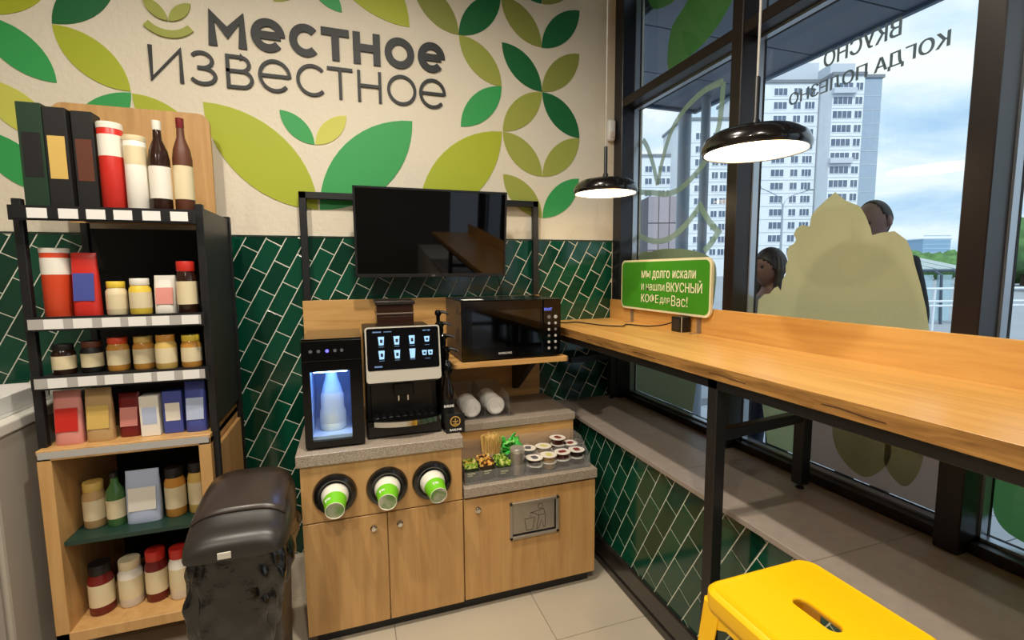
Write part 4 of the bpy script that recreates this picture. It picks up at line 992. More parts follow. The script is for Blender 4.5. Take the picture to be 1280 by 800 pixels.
# portion cups
FOIL = M('foil_white', (236, 230, 218), .35)
def portion(x, y, z, body, print_, label):
    r = root('portion_cup', (x, y, z), label, 'cup', 'foil lidded portion cups', local=True, rz=random.uniform(0, 6))
    MB().lathe([(.0, 0), (.026, 0), (.029, .003), (.033, .026), (.036, .028)], 28, (0, 0, 0)).build('tub', body, r, loc=(0, 0, 0))
    b = MB(); pts = [(.0375*cos(t)*(1+.10*max(0, cos(t-.6))**14), .0375*sin(t)*(1+.10*max(0, cos(t-.6))**14)) for t in [2*pi*i/36 for i in range(36)]]
    b.prism(pts, 'XY', .028, .030); b.build('foil_lid', FOIL, r, loc=(0, 0, 0), smooth=False)
    MB().prism(rrect(-.019, .019, -.014, .014, .010, 5), 'XY', .030, .0306).build('print', print_, r, loc=(0, 0, 0), smooth=False)
CHO = M('jam_dark', (40, 18, 16), .25); HON = M('honey', (170, 136, 84), .3); CHE = M('jam_red', (70, 24, 20), .25); 
PR = M('print_red', (130, 50, 50), .5); PG = M('print_grey', (90, 90, 100), .5); PY = M('print_yellow', (214, 204, 120), .5)
cups = [(.752, 1.925, CHO, PG, 2, 'dark', 'front row beside the shaker'), (.826, 1.935, HON, PY, 2, 'honey coloured', 'front row, second from the shaker'), (.900, 1.945, CHE, PR, 2, 'red brown', 'front row, third from the shaker'), (.973, 1.950, CHO, PR, 2, 'dark red', 'front row at the right end'),
        (.770, 2.045, CHO, PG, 2, 'dark', 'rear row beside the green packets'), (.848, 2.045, HON, PY, 2, 'pale', 'rear row, second from the packets'), (.925, 2.048, CHE, PR, 3, 'red brown', 'rear row, third from the packets, tallest stack'), (.985, 2.040, CHE, PR, 2, 'red', 'rear row at the right end')]
for x, y, bd, pr_, n, cn, where in cups:
    for k_ in range(n):
        portion(x+random.uniform(-.002, .002), y+random.uniform(-.002, .002), Zb+k_*.0308, bd, pr_, '%s portion cup, %s, %s' % (cn, where, ('lowest of its stack', 'top of its stack' if n == 2 else 'middle of its stack', 'top of its stack')[k_]))

# ================================================================== TRASH BIN
BIN = M('bin_charcoal', (44, 40, 37), .36, bump=.03, bscale=200)
BAG = M('bag_black', (13, 13, 14), .16, coat=.4, bump=.6, bscale=22)
bx, by = -.363, 1.735
tb = root('trash_bin', (bx, by, 0), 'charcoal plastic bin with domed lid and black liner beside the cabinet', 'bin')
def sup(w, d, n, e=.38):
    P = []
    for i in range(n):
        t = 2*pi*i/n; c_, s_ = cos(t), sin(t)
        P.append((math.copysign(abs(c_)**e, c_)*w, math.copysign(abs(s_)**e, s_)*d))
    return P
def loft(mb, rings, cap0=True, cap1=True):
    n = len(rings[0]); vs = [p for r in rings for p in r]
    fs = [(k*n+i, k*n+(i+1) % n, (k+1)*n+(i+1) % n, (k+1)*n+i) for k in range(len(rings)-1) for i in range(n)]
    if cap0: fs.append(tuple(range(n-1, -1, -1)))
    if cap1: fs.append(tuple((len(rings)-1)*n+i for i in range(n)))
    mb._add(vs, fs); return mb
m = MB(); loft(m, [[(bx+p[0], by+p[1], z) for p in sup(w, d, 48)] for w, d, z in ((.106, .135, 0), (.109, .138, .01), (.128, .155, .60))]); m.build('body', BIN, tb)
def hem(t):   # lower edge of the liner, deepest at the front
    return .30+.16*(.5+.5*sin(t-pi*0-.0))+.10*max(0, cos(t))-.10*max(0, -sin(t+.25))**3
rings = []
NB, MBk = 120, 26
for j in range(MBk+1):
    v = j/MBk; ring = []
    for i, p in enumerate(sup(1, 1, NB)):
        t = 2*pi*i/NB; z1 = .612; z = z1+(hem(t)-z1)*v
        w = .133+.013*sin(v*pi)-.002*v; d = .165+.020*sin(v*pi)
        q = noise.noise(Vector((p[0]*4.0, p[1]*4.0, z*7)))*.030*sin(min(1, v*1.2)*pi*.75+.15) + noise.noise(Vector((p[0]*9, p[1]*9, z*16+3)))*.016*(.2+sin(v*pi)) + +.007*v*sin(t*19+6*noise.noise(Vector((p[0]*3, p[1]*3, 1))))
        L_ = math.hypot(*p); ring.append((bx+p[0]*w+p[0]/L_*q, by+p[1]*d+p[1]/L_*q, z))
    rings.append(ring)
m = MB(); loft(m, rings, False, False); lo = m.build('liner', BAG, tb, ang=80); md = lo.modifiers.new('thick', 'SOLIDIFY'); md.thickness = .0015
def arch(y, w, z0, h, n=26, e=.55):
    P = []
    for i in range(n+1):
        t = pi*i/n; c_, s_ = cos(t), sin(t); P.append((bx+math.copysign(abs(c_)**e, c_)*w, y, z0+abs(s_)**e*h))
    return P
ZL = .600
def lidst(): return [(y_, w_*.915, h_*.84) for y_, w_, h_ in [(by-.190, .105, .012), (by-.186, .128, .040), (by-.178, .142, .060), (by-.160, .152, .078), (by-.135, .158, .086), (by-.115, .160, .094), (by-.095, .161, .112), (by-.070, .161, .128), (by+.0, .161, .152), (by+.08, .160, .170), (by+.14, .158, .176), (by+.165, .150, .168), (by+.178, .132, .12), (by+.182, .11, .02)]]
A2 = [arch(y, w, ZL, h, e=.62) for y, w, h in lidst()]
n = len(A2[0]); m = MB(); vs = [p for r in A2 for p in r]
fs = [(k*n+i, k*n+i+1, (k+1)*n+i+1, (k+1)*n+i) for k in range(len(A2)-1) for i in range(n-1)]+[tuple(range(n)), tuple((len(A2)-1)*n+i for i in range(n))]+[((k)*n, (k+1)*n, (k+1)*n+n-1, k*n+n-1) for k in range(len(A2)-1)]
m._add(vs, fs); m.build('lid', BIN, tb, ang=50)
sub = [arch(y, w*.915+.002, ZL, h*.84+.003, e=.62)[5:-5] for y, w, h in ((by-.088, .161, .1165), (by-.07, .161, .128), (by-.035, .161, .140), (by+.0, .161, .152), (by+.08, .160, .170), (by+.135, .158, .1755))]
n = len(sub[0]); m = MB(); m._add([p for r in sub for p in r], [(k*n+i, k*n+i+1, (k+1)*n+i+1, (k+1)*n+i) for k in range(len(sub)-1) for i in range(n-1)])
o = m.build('flap', M('bin_flap', (58, 48, 42), .3), tb, ang=60); md = o.modifiers.new('thick', 'SOLIDIFY'); md.thickness = .006; md.offset = 0
m = MB(); m.rbox(bx-.040, bx-.004, by-.1915, by-.180, ZL+.006, ZL+.026, .001, 1); m.build('sticker', M('sticker_pale', (206, 200, 186), .5), tb, smooth=False)

# ================================================================== PRODUCT SHELVES
SX0, SX1, SY0, SY1 = -1.02, -.505, 2.00, 2.46
pu = root('product_rack', ((SX0+SX1)/2, 2.23, 0), 'black metal product rack with price strips and an oak cabinet base', 'rack')
for x in (SX0, SX1):
    for y in (SY0+.02, SY1-.025): MB().rbox(x-.012, x+.013, y, y+.025, 0, 1.70, .002, 1).build('post', BLACK, pu, smooth=False)
MB().rbox(SX1+.002, SX1+.006, SY0+.046, SY1-.026, .88, 1.69, .001, 1).build('side_panel', BLACK, pu, smooth=False)
MB().rbox(SX0+.0, SX1, SY1-.008, SY1, .88, 1.64, .001, 1).build('rear_panel', M('rack_rear', (24, 24, 25), .6), pu, smooth=False)
STRIP = M('price_strip', (176, 172, 168), .4); TAGW = M('price_tag', (232, 230, 226), .5)
def tray(z, y0, name):
    b = MB(); b.box(SX0+.013, SX1-.013, y0, SY1-.01, z-.004, z); b.box(SX0+.0, SX1, y0-.004, y0, z-.042, z+.006)
    t = b.build(name, BLACK, pu, smooth=False)
    s = MB().box(SX0+.01, SX1-.01, y0-.007, y0-.004, z-.036, z-.002).build('price_strip', STRIP if z < 1.6 else BLACK, t, smooth=False)
    for k_ in range(6):
        x = SX0+.05+k_*.078+random.uniform(-.008, .008); MB().box(x, x+.052, y0-.009, y0-.007, z-.035, z-.003).build('price_tag', TAGW, t, smooth=False)
tray(1.668, SY0-.02, 'top_tray'); tray(1.305, SY0, 'shelf'); tray(1.105, SY0, 'shelf')
MB().prism(rrect(-1.09, -.543, 1.66, 2.13, .045, 8), 'XZ', SY1-.028, SY1-.010).build('header_board', OAK_V, pu, smooth=False)
# oak base
for q in ((SX0-.005, SX0+.035, SY0-.012, SY1, .155, .845), (SX1-.047, SX1-.007, SY0-.012, SY1, .155, .845), (SX0-.005, SX1-.007, SY0-.012, SY1, .82, .858), (SX0-.005, SX1-.007, SY0-.012, SY1, .150, .190)):
    MB().rbox(*q, .002, 1).build('oak_board', OAK_V, pu, smooth=False)
MB().rbox(SX0, SX1-.01, SY1-.02, SY1-.002, .16, .85, .001, 1).build('base_rear', M('rack_rear', (24, 24, 25), .6), pu, smooth=False)
MB().rbox(SX1-.003, SX1+.012, SY0+.048, 2.40, .0, .80, .001, 1).build('side_board', OAK_V, pu, smooth=False)
MB().box(SX0+.036, SX1-.048, SY0+.01, SY1-.02, .500, .516).build('inner_shelf', M('shelf_green', (30, 58, 48), .4), pu, smooth=False)
MB().box(SX0+.0, SX1-.012, SY0-.014, SY0-.0121, .828, .852).build('price_strip', STRIP, pu, smooth=False)

PCOL = {'red': (196, 44, 34), 'orange red': (214, 74, 40), 'white': (232, 226, 214), 'cream': (222, 206, 168), 'black': (22, 20, 20), 'dark green': (24, 52, 34), 'brown': (92, 48, 28), 'amber': (198, 140, 62), 'gold': (206, 172, 92), 'blue': (66, 76, 150), 'pale blue': (178, 190, 216), 'pink': (214, 140, 130), 'tan': (186, 152, 104), 'dark red': (112, 26, 24), 'yellow': (226, 196, 66), 'dark brown': (48, 28, 20), 'green': (70, 110, 60)}
def pm(c, g=.35): return M('product_'+c.replace(' ', '_'), PCOL[c], g)
def product(kind, x, y, z, w, h, col, cap, label):
    r = root({'bottle': 'bottle', 'jar': 'jar', 'can': 'tin_can', 'box': 'carton', 'pouch': 'pouch', 'tube': 'snack_tube'}[kind], (x, y, z), label, {'bottle': 'bottle', 'jar': 'jar', 'can': 'can', 'box': 'carton', 'pouch': 'pouch', 'tube': 'tube'}[kind], 'products on the rack', local=True)
    R_ = w/2; P0 = (0, 0, 0)
    if kind == 'bottle':
        MB().lathe([(R_*.92, 0), (R_, .006), (R_, h*.58), (R_*.85, h*.68), (R_*.42, h*.80), (R_*.36, h*.92)], 20, P0).build('body', pm(col, .15), r, loc=P0)
        MB().lathe([(R_*.40, h*.90), (R_*.42, h*.91), (R_*.42, h), (0, h)], 16, P0).build('cap', pm(cap), r, loc=P0)
        MB().lathe([(R_*1.01, h*.15), (R_*1.012, h*.15), (R_*1.012, h*.50), (R_*1.01, h*.50)], 20, P0).build('label', pm('cream' if cap in ('red', 'dark red', 'black') else cap, .5), r, loc=P0)
    elif kind == 'jar':
        MB().lathe([(R_*.9, 0), (R_, .006), (R_, h*.70), (R_*.82, h*.80), (R_*.80, h*.82)], 22, P0).build('body', pm(col, .15), r, loc=P0)
        MB().lathe([(R_*.86, h*.81), (R_*.88, h*.82), (R_*.88, h*.98), (R_*.84, h), (0, h)], 22, P0).build('cap', pm(cap), r, loc=P0)
        MB().lathe([(R_*1.01, h*.18), (R_*1.015, h*.18), (R_*1.015, h*.62), (R_*1.01, h*.62)], 22, P0).build('label', pm('cream', .5), r, loc=P0)
    elif kind in ('can', 'tube'):
        MB().lathe([(R_*.94, 0), (R_, .004), (R_, h*.95), (R_*.95, h*.96)], 24, P0).build('body', pm(col), r, loc=P0)
        MB().lathe([(R_*1.02, h*.93), (R_*1.03, h*.94), (R_*1.03, h*.995), (R_*.98, h), (0, h)], 24, P0).build('lid', pm(cap), r, loc=P0)
        MB().lathe([(R_*1.008, h*.62), (R_*1.012, h*.62), (R_*1.012, h*.86), (R_*1.008, h*.86)], 24, P0).build('label', pm(cap, .5), r, loc=P0)
    elif kind == 'box':
        MB().rbox(-R_, R_, -.03, .03, 0, h, .002, 1).build('body', pm(col, .5), r, loc=P0, smooth=False)
        MB().box(-R_*.75, R_*.75, -.0308, -.0298, h*.30, h*.72).build('label', pm(cap, .5), r, loc=P0, smooth=False)
    else:
        mb = MB(); rg = []
        for v in (0, .06, .2, .45, .7, .9, .97, 1.0):
            d = .026*(1-v)**.6+.002 if v > .02 else .024
            rg.append([(p[0], p[1], v*h) for p in sup(R_*(1 if v < .9 else .97), d, 28, .6)])
        loft(mb, rg); mb.build('body', pm(col, .3), r, loc=P0, ang=60)
        rg = [[(p[0]*.8, -.0275*(1-v)**.6-.0022-.0005, v*h) for p in ((-R_, 0), (R_, 0))] for v in (.25, .4, .55, .68)]
        vs = [p for q in rg for p in q]; mb = MB(); mb._add(vs, [(0, 1, 3, 2), (2, 3, 5, 4), (4, 5, 7, 6)]); mb.build('label', pm(cap, .5), r, loc=P0)
rows = {
 'top tray': (1.6685, 2.06, [('box', .066, .34, 'dark green', 'black'), ('box', .062, .33, 'black', 'gold'), ('box', .060, .33, 'black', 'brown'), ('can', .072, .30, 'red', 'white'), ('can', .066, .26, 'white', 'cream'), ('bottle', .066, .32, 'dark brown', 'white'), ('bottle', .062, .34, 'brown', 'dark red')]),
 'upper shelf': (1.3055, 2.06, [('tube', .078, .235, 'orange red', 'white'), ('pouch', .074, .22, 'red', 'blue'), ('jar', .062, .12, 'cream', 'yellow'), ('jar', .066, .13, 'yellow', 'white'), ('pouch', .068, .14, 'white', 'pink'), ('jar', .066, .19, 'dark brown', 'red')]),
 'lower shelf': (1.1055, 2.06, [('jar', .066, .105, 'dark brown', 'black'), ('jar', .064, .11, 'black', 'brown'), ('jar', .066, .12, 'amber', 'orange red'), ('jar', .066, .12, 'amber', 'gold'), ('jar', .066, .125, 'gold', 'amber'), ('jar', .066, .12, 'amber', 'yellow')]),
 'oak cabinet top': (.8585, 2.06, [('pouch', .080, .19, 'pink', 'red'), ('pouch', .080, .19, 'tan', 'gold'), ('pouch', .066, .16, 'dark red', 'pink'), ('box', .060, .15, 'white', 'pale blue'), ('box', .062, .16, 'blue', 'white'), ('pouch', .070, .19, 'blue', 'pale blue')]),
 'inner green shelf': (.5165, 2.10, [('jar', .070, .17, 'tan', 'gold'), ('bottle', .060, .20, 'green', 'black'), ('pouch', .11, .20, 'pale blue', 'white'), ('jar', .070, .19, 'amber', 'black'), ('jar', .066, .20, 'gold', 'black')]),
 'cabinet floor': (.1905, 2.10, [('jar', .078, .19, 'dark red', 'black'), ('jar', .078, .18, 'white', 'cream'), ('jar', .074, .20, 'dark red', 'red'), ('jar', .074, .20, 'white', 'red'), ('bottle', .060, .23, 'red', 'white')])}
ordn = ('first', 'second', 'third', 'fourth', 'fifth', 'sixth', 'seventh')
for where, (z, y, items) in rows.items():
    x0, x1 = (SX0+.02, SX1-.02) if where not in ('inner green shelf', 'cabinet floor') else (SX0+.045, SX1-.056)
    gap = (x1-x0-sum(i[1] for i in items))/(len(items)+1); x = x0+gap
    for k_, (kd, w, h, c, cp) in enumerate(items):
        product(kd, x+w/2, y+random.uniform(-.012, .02), z, w, h, c, cp, '%s and %s %s, %s from left on the rack\'s %s' % (c, cp, {'box': 'carton', 'can': 'can', 'tube': 'snack tube'}.get(kd, kd), ordn[k_], where)); x += w+gap

# grey appliance at the left edge
ga = root('grey_chest', (-1.42, 2.15, 0), 'pale grey metal chest at the left edge beside the product rack', 'chest')
MB().rbox(-1.75, -1.085, 1.90, 2.50, .03, .93, .01, 2).build('body', M('chest_grey', (168, 160, 148), .4), ga, smooth=False)
MB().rbox(-1.76, -1.078, 1.89, 2.51, .93, .97, .006, 2).build('worktop', M('chest_top', (216, 212, 202), .35), ga, smooth=False)
MB().rbox(-1.74, -1.10, 1.885, 1.90, .10, .88, .004, 1).build('door', M('chest_door', (150, 142, 132), .4), ga, smooth=False)
MB().rbox(-1.14, -1.115, 1.865, 1.886, .45, .75, .004, 2).build('handle', BLKPL, ga)
MB().rbox(-1.74, -1.10, 1.93, 2.49, 0, .03, .002, 1).build('plinth', BLACK, ga, smooth=False)
gt = root('counter_tray', (-1.30, 2.15, .97), 'white tray on the grey chest at the left edge', 'tray')
MB().rbox(-1.48, -1.12, 2.0, 2.30, .97, .985, .004, 2).build('tray', WHITE, gt, smooth=False)
b = MB()
for q in ((-1.48, -1.12, 2.0, 2.008), (-1.48, -1.12, 2.292, 2.30), (-1.48, -1.472, 2.0, 2.30), (-1.128, -1.12, 2.0, 2.30)): b.box(*q, .985, 1.04)
b.build('rim', WHITE, gt, smooth=False)

# ================================================================== OUTSIDE
GZ = -.10
gr = MB().box(1.71, 160, -90, 190, GZ-.2, GZ).build('ground', M('pavement', (150, 156, 166), .8, var=.06, vscale=.6), smooth=False); tag(gr, 'grey paved ground outside the windows', kind='structure')
ob = MB().box(1.66, 1.72, YF, WY+6, GZ-.1, SILL_Z-.03).build('wall_outer', M('outer_plinth', (110, 110, 114), .8), smooth=False); tag(ob, 'grey outer plinth below the windows', kind='structure')
# paving slabs near the glass
pv = MB().box(1.72, 4.6, -.5, 4.6, GZ, GZ+.004).build('pavement', M('paving_joint', (112, 116, 124), .9), smooth=False); tag(pv, 'strip of pale paving slabs just outside the windows', kind='structure')
ps = None
for i in range(7):
    for j in range(12):
        cx, cy = 1.93+i*.4, -.28+j*.4
        if ps is None: ps = MB().rbox(-.196, .196, -.196, .196, 0, .012, .002, 1).build('paving_slab', M('slab_pale', (178, 184, 194), .8, rnd=.08), pv, smooth=False, loc=(0, 0, 0)); o = ps
        else: o = ps.copy(); COL.objects.link(o)
        o.parent = pv; o.location = (cx-pv.location.x, cy-pv.location.y, GZ+.003-pv.location.z)
# entrance canopy
cn = root('canopy', (2.4, 1.0, 2.9), 'dark blue-grey canopy over the pavement outside', 'canopy')
CANM = M('canopy_panel', (92, 100, 116), .5)
MB().box(1.72, 3.2, -3.4, 3.92, 2.985, 3.12).build('roof_slab', M('canopy_dark', (58, 62, 72), .6), cn, smooth=False)
for k_ in range(12):
    MB().rbox(1.74, 3.19, -3.35+k_*.605, -3.35+k_*.605+.595, 2.966, 2.984, .002, 1).build('soffit_panel', CANM, cn, smooth=False)
MB().rbox(3.19, 3.23, -3.4, 3.94, 2.945, 3.16, .004, 1).build('fascia', M('fascia_blue', (74, 92, 116), .4), cn, smooth=False)
MB().rbox(1.72, 3.23, 3.92, 3.96, 2.945, 3.16, .004, 1).build('end_fascia', M('fascia_blue', (74, 92, 116), .4), cn, smooth=False)
for x, y, r_ in ((3.16, 4.02, .062), (3.05, 3.60, .040)):
    MB().cyl((x, y, GZ+.003), (x, y, 2.966), r_, n=24).build('column', M('column_grey', (132, 142, 156), .35), cn)

# far apartment blocks: vertical axis at the viewer's heading, real size and distance
YAW = .3269
FW = Vector((sin(YAW), cos(YAW), 0)); RT = Vector((cos(YAW), -sin(YAW), 0))
FX = Matrix.Identity(4)
for i in range(3): FX[i][0] = RT[i]; FX[i][1] = FW[i]; FX[i][2] = (0, 0, 1)[i]
BW = M('facade_white', (214, 220, 228), .8, var=.03, vscale=.4); BS = M('facade_side', (186, 194, 206), .8); BR = M('block_roof', (120, 126, 136), .8)
WF = M('window_frame_white', (226, 232, 240), .6); WGL = M('block_glass', (92, 106, 128), .15)
PN = M('facade_joint', (176, 184, 196), .8)
WM = {}
def win_mesh(w, h, panes):
    key = (w, h, panes)
    if key not in WM:
        mb = MB(); mb.box(-w/2, w/2, -.10, .05, 0, h, 0); pw = (w-.12*(panes+1))/panes
        for p in range(panes): x = -w/2+.12+p*(pw+.12); mb.box(x, x+pw, -.13, -.09, .12, h-.12, 1)
        me = mb.build('window', [WF, WGL], loc=(0, 0, 0), smooth=False); WM[key] = me.data; bpy.data.objects.remove(me)
    return WM[key]
def block(name, label, r0, r1, f0, depth, top, wins, floors, zlow, pitch, roofs=(), balc=()):
    """r: metres to the right, f: metres ahead; windows: (r, width, panes)"""
    c = FX @ Vector(((r0+r1)/2, f0+depth/2, 0)); e = root(name, (c.x, c.y, GZ), label, 'building', local=True, rz=-YAW)
    hw = (r1-r0)/2; hd = depth/2; z0 = 0; tp = top-GZ
    mb = MB(); mb.box(-hw, hw, -hd, hd, -2, tp, 0); mb.build('walls', BW, e, smooth=False, loc=(0, 0, 0))
    MB().box(-hw-.3, hw+.3, -hd-.3, hd+.3, tp, tp+.6).build('parapet', BR, e, smooth=False, loc=(0, 0, 0))
    for q in roofs:
        MB().box(q[0]-(r0+r1)/2, q[1]-(r0+r1)/2, -hd+2, hd-2, tp+.6, tp+.6+q[2]).build('roof_house', BS, e, smooth=False, loc=(0, 0, 0))
    for k_ in range(floors):
        z = zlow-GZ+k_*pitch
        if z+2 > tp: break
        MB().box(-hw-.02, hw+.02, -hd-.04, -hd+.02, z-.75, z-.62).build('floor_joint', PN, e, smooth=False, loc=(0, 0, 0))
        for (r, w, p) in wins:
            o = bpy.data.objects.new('window', win_mesh(w, 1.6, p)); COL.objects.link(o); o.parent = e; o.location = (r-(r0+r1)/2, -hd, z)
        for (r, w) in balc:
            if k_ % 5 == 2: MB().box(r-w/2-(r0+r1)/2, r+w/2-(r0+r1)/2, -hd-.9, -hd+.05, z-.7, z+.35).build('balcony', BS, e, smooth=False, loc=(0, 0, 0))
    return e
# pixel scale at distance f: f/596 m
def rr(px, f): return (px-640)/596.4*f*1.0/(cos(.1017)) if False else (px-640)/596.4*f*1.01
def zz(py, f): return CAM_Z+(339-py)/596.4*f*1.03
F1, F2, F3 = 112, 104, 100
block('apartment_block', 'white apartment block, lowest step at the left seen in the corner window', rr(770, F1+8), rr(846, F1), F1+8, 14, zz(206, F1+8), [(rr(p, F1+8), 1.9, 2) for p in (780, 792, 806, 822, 832, 842)], 12, zz(322, F1+8), 2.9)
block('apartment_block', 'white apartment block, middle step with four window columns in the corner window', rr(846, F1), rr(925, F2), F1, 14, zz(165, F1), [(rr(p, F1), w, n_) for p, w, n_ in ((853, 1.4, 1), (866, 1.8, 2), (886, 1.6, 2), (898, 2.4, 3))], 14, zz(322, F1), 2.9)
block('apartment_tower', 'tall white apartment tower behind the mullion and pendant lamp', rr(925, F2), rr(1021, F3), F2, 16, zz(124, F2), [(rr(p, F2), w, n_) for p, w, n_ in ((938, 1.6, 2), (961, 2.9, 3), (981, 1.7, 2), (996, 2.2, 3))], 17, zz(322, F2), 2.75, roofs=((rr(950, F2), rr(1012, F2), 4.2),))
block('apartment_tower', 'tall white tower wing with wide windows and grey side wall by the open sky', rr(1021, F3)+.31, rr(1062, F3)-.31, F3, 15, zz(116, F3), [(rr(1035, F3), 4.0, 4), (rr(1054, F3), 1.6, 2)], 18, zz(322, F3), 2.72, roofs=((rr(1026, F3), rr(1056, F3), 2.5),), balc=((rr(1035, F3), 4.6),))
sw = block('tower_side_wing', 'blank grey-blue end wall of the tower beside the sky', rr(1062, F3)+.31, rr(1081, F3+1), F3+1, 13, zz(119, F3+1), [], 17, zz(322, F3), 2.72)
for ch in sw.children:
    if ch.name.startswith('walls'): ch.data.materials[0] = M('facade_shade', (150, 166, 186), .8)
# far office and hill of trees
of = block('office_block', 'distant blue glass office block on the horizon at the right', rr(1144, 300), rr(1178, 300), 300, 30, zz(305, 300), [], 1, 5, 3)
for ch in of.children:
    if ch.name.startswith('walls'): ch.data.materials[0] = M('office_blue', (120, 150, 178), .25)
    if ch.name.startswith('floor_joint') or ch.name.startswith('parapet'): ch.data.materials[0] = M('office_band', (150, 174, 196), .5)
oc = of.children[0]
for k_ in range(8): MB().box(-8.4, 8.4, -15.15, -14.9, 3+k_*2.6, 3.5+k_*2.6).build('glazing_band', M('office_band', (150, 174, 196), .5), of, smooth=False, loc=(0, 0, 0))
TREEM = M('foliage', (84, 122, 70), .8, var=.35, vscale=1.4)
def tree(px, f, w, h, label):
    c = FX @ Vector((rr(px, f), f, 0)); e = root('broadleaf_tree', (c.x, c.y, GZ), label, 'tree', 'trees beyond the street', local=True)
    MB().cyl((0, 0, 0), (0, 0, h*.5), .22, .14, 10).build('trunk', M('bark', (84, 70, 58), .9), e, loc=(0, 0, 0))
    mb = MB(); bm = bmesh.new()
    for k_ in range(7):
        a = k_*2.4; R_ = w*.30*random.uniform(.8, 1.2); o_ = Vector((cos(a)*w*.28*(k_ > 0), sin(a)*w*.28*(k_ > 0), h*(.62+.16*random.uniform(-1, 1)+(.1 if k_ == 0 else 0))))
        r2 = bmesh.ops.create_icosphere(bm, subdivisions=3, radius=R_, matrix=Matrix.Translation(o_))
        for v in r2['verts']: d = (v.co-o_); v.co += d.normalized()*R_*.30*noise.noise(v.co*1.6+Vector((px, 0, 0)))+d.normalized()*R_*.2*noise.noise(v.co*4)
    bm.verts.index_update(); mb._add([v.co.copy() for v in bm.verts], [[v.index for v in f_.verts] for f_ in bm.faces]); bm.free(); mb.build('crown', TREEM, e, loc=(0, 0, 0), ang=180)
tree(1146, 62, 4.6, 3.6, 'low green tree below the blue office block')
tree(1164, 66, 5.0, 3.2, 'rounded green tree right of the glass pavilion')
tree(1272, 40, 5.5, 3.6, 'green tree at the far right edge past the mullion')
tree(1330, 30, 5.5, 4.2, 'taller green tree cut by the right edge')
# street lamp with two arms
c = FX @ Vector((rr(970, 44), 44, 0)); e = root('street_lamp', (c.x, c.y, GZ), 'thin grey street lamp with two slender arms before the tower', 'lamp', local=True, rz=-YAW)
ht = zz(262, 44)-GZ
MB().cyl((0, 0, 0), (0, 0, ht), .13, .07, 12).build('pole', M('lamp_grey', (150, 160, 174), .4, metal=.3), e, loc=(0, 0, 0))
MB().tube(smooth_path([(0, 0, ht-.2), (-.5, 0, ht+.7), (-2.2, 0, ht+1.5)], 6), .045, 8).build('arm', M('lamp_grey', (150, 160, 174), .4), e, loc=(0, 0, 0))
MB().tube(smooth_path([(0, 0, ht-.2), (.5, 0, ht+.6), (2.2, 0, ht+1.2)], 6), .045, 8).build('arm', M('lamp_grey', (150, 160, 174), .4), e, loc=(0, 0, 0))
for s_, z_ in ((-2.4, 1.55), (2.4, 1.25)): MB().rbox(s_-.35, s_+.35, -.12, .12, ht+z_-.05, ht+z_+.06, .03, 2).build('lamp_head', M('lamp_head', (120, 126, 136), .5), e, loc=(0, 0, 0))
# low panelled kiosk in the corner window
f = 22; c = FX @ Vector((rr(826, f), f+1, 0)); e = root('panelled_kiosk', (c.x, c.y, GZ), 'low mauve-grey panelled kiosk seen through the corner window', 'kiosk', local=True, rz=-YAW)
hw = (rr(845, f)-rr(806, f))/2; tp = zz(251, f)-GZ; z3 = zz(303, f)-GZ
MB().box(-hw+.03, hw-.03, -.97, 1, 0, tp-.02).build('core', M('kiosk_joint', (96, 92, 100), .8), e, smooth=False, loc=(0, 0, 0))
for i in range(3):
    for j in range(4): MB().rbox(-hw+i*hw*2/3+.02, -hw+(i+1)*hw*2/3-.02, -1.02, -.96, tp*j/4+.02, tp*(j+1)/4-.02, .01, 1).build('panel', M('kiosk_panel', (150, 142, 152), .7, rnd=.08), e, smooth=False, loc=(0, 0, 0))
# glazed pavilion and white railing at the right
f = 13; STL = M('pavilion_steel', (70, 82, 98), .5); PGL = glassy('pavilion_glass', (.80, .90, .93, 1), body=(190, 214, 226), body_amt=.35)
c = FX @ Vector((rr(1166, f), f, 0)); e = root('glass_pavilion', (c.x, c.y, GZ), 'glazed pavilion with sloped glass roof on dark steel ribs', 'pavilion', local=True, rz=-YAW)
x0_, x1_ = rr(1144, f)-rr(1166, f), rr(1215, f)-rr(1166, f); zr, ze, zf = zz(324, f)-GZ, zz(342, f)-GZ, zz(388, f)-GZ
for k_ in range(4):
    x = x0_+(x1_-x0_)*k_/3
    MB().tube([(x, 2.2, zr), (x, .2, ze), (x+.05, .0, ze-.12), (x+.22, .1, 0)], .035, 8).build('rib', STL, e, loc=(0, 0, 0))
    if k_ < 3:
        xn = x0_+(x1_-x0_)*(k_+1)/3
        b = MB(); b._add([(x+.04, 2.2, zr+.03), (xn-.04, 2.2, zr+.03), (xn-.04, .15, ze+.03), (x+.04, .15, ze+.03), (x+.04, 2.2, zr+.05), (xn-.04, 2.2, zr+.05), (xn-.04, .15, ze+.05), (x+.04, .15, ze+.05)], [(0, 1, 2, 3), (7, 6, 5, 4), (0, 4, 5, 1), (1, 5, 6, 2), (2, 6, 7, 3), (3, 7, 4, 0)]); b.build('roof_pane', PGL, e, smooth=False, loc=(0, 0, 0))
        MB().box(x+.06, xn-.06, .12, .14, .1, ze-.12).build('wall_pane', PGL, e, smooth=False, loc=(0, 0, 0))
MB().tube([(x0_, .18, ze), (x1_, .18, ze)], .04, 8).build('eaves_rail', STL, e, loc=(0, 0, 0)); MB().tube([(x0_, 2.2, zr), (x1_, 2.2, zr)], .04, 8).build('ridge_rail', STL, e, loc=(0, 0, 0))
f = 9; c = FX @ Vector((rr(1180, f), f, 0)); e = root('white_railing', (c.x, c.y, GZ), 'white metal railing before the glass pavilion', 'railing', local=True, rz=-YAW)
RW = M('railing_white', (206, 214, 224), .5); zt = zz(364, f)-GZ; 
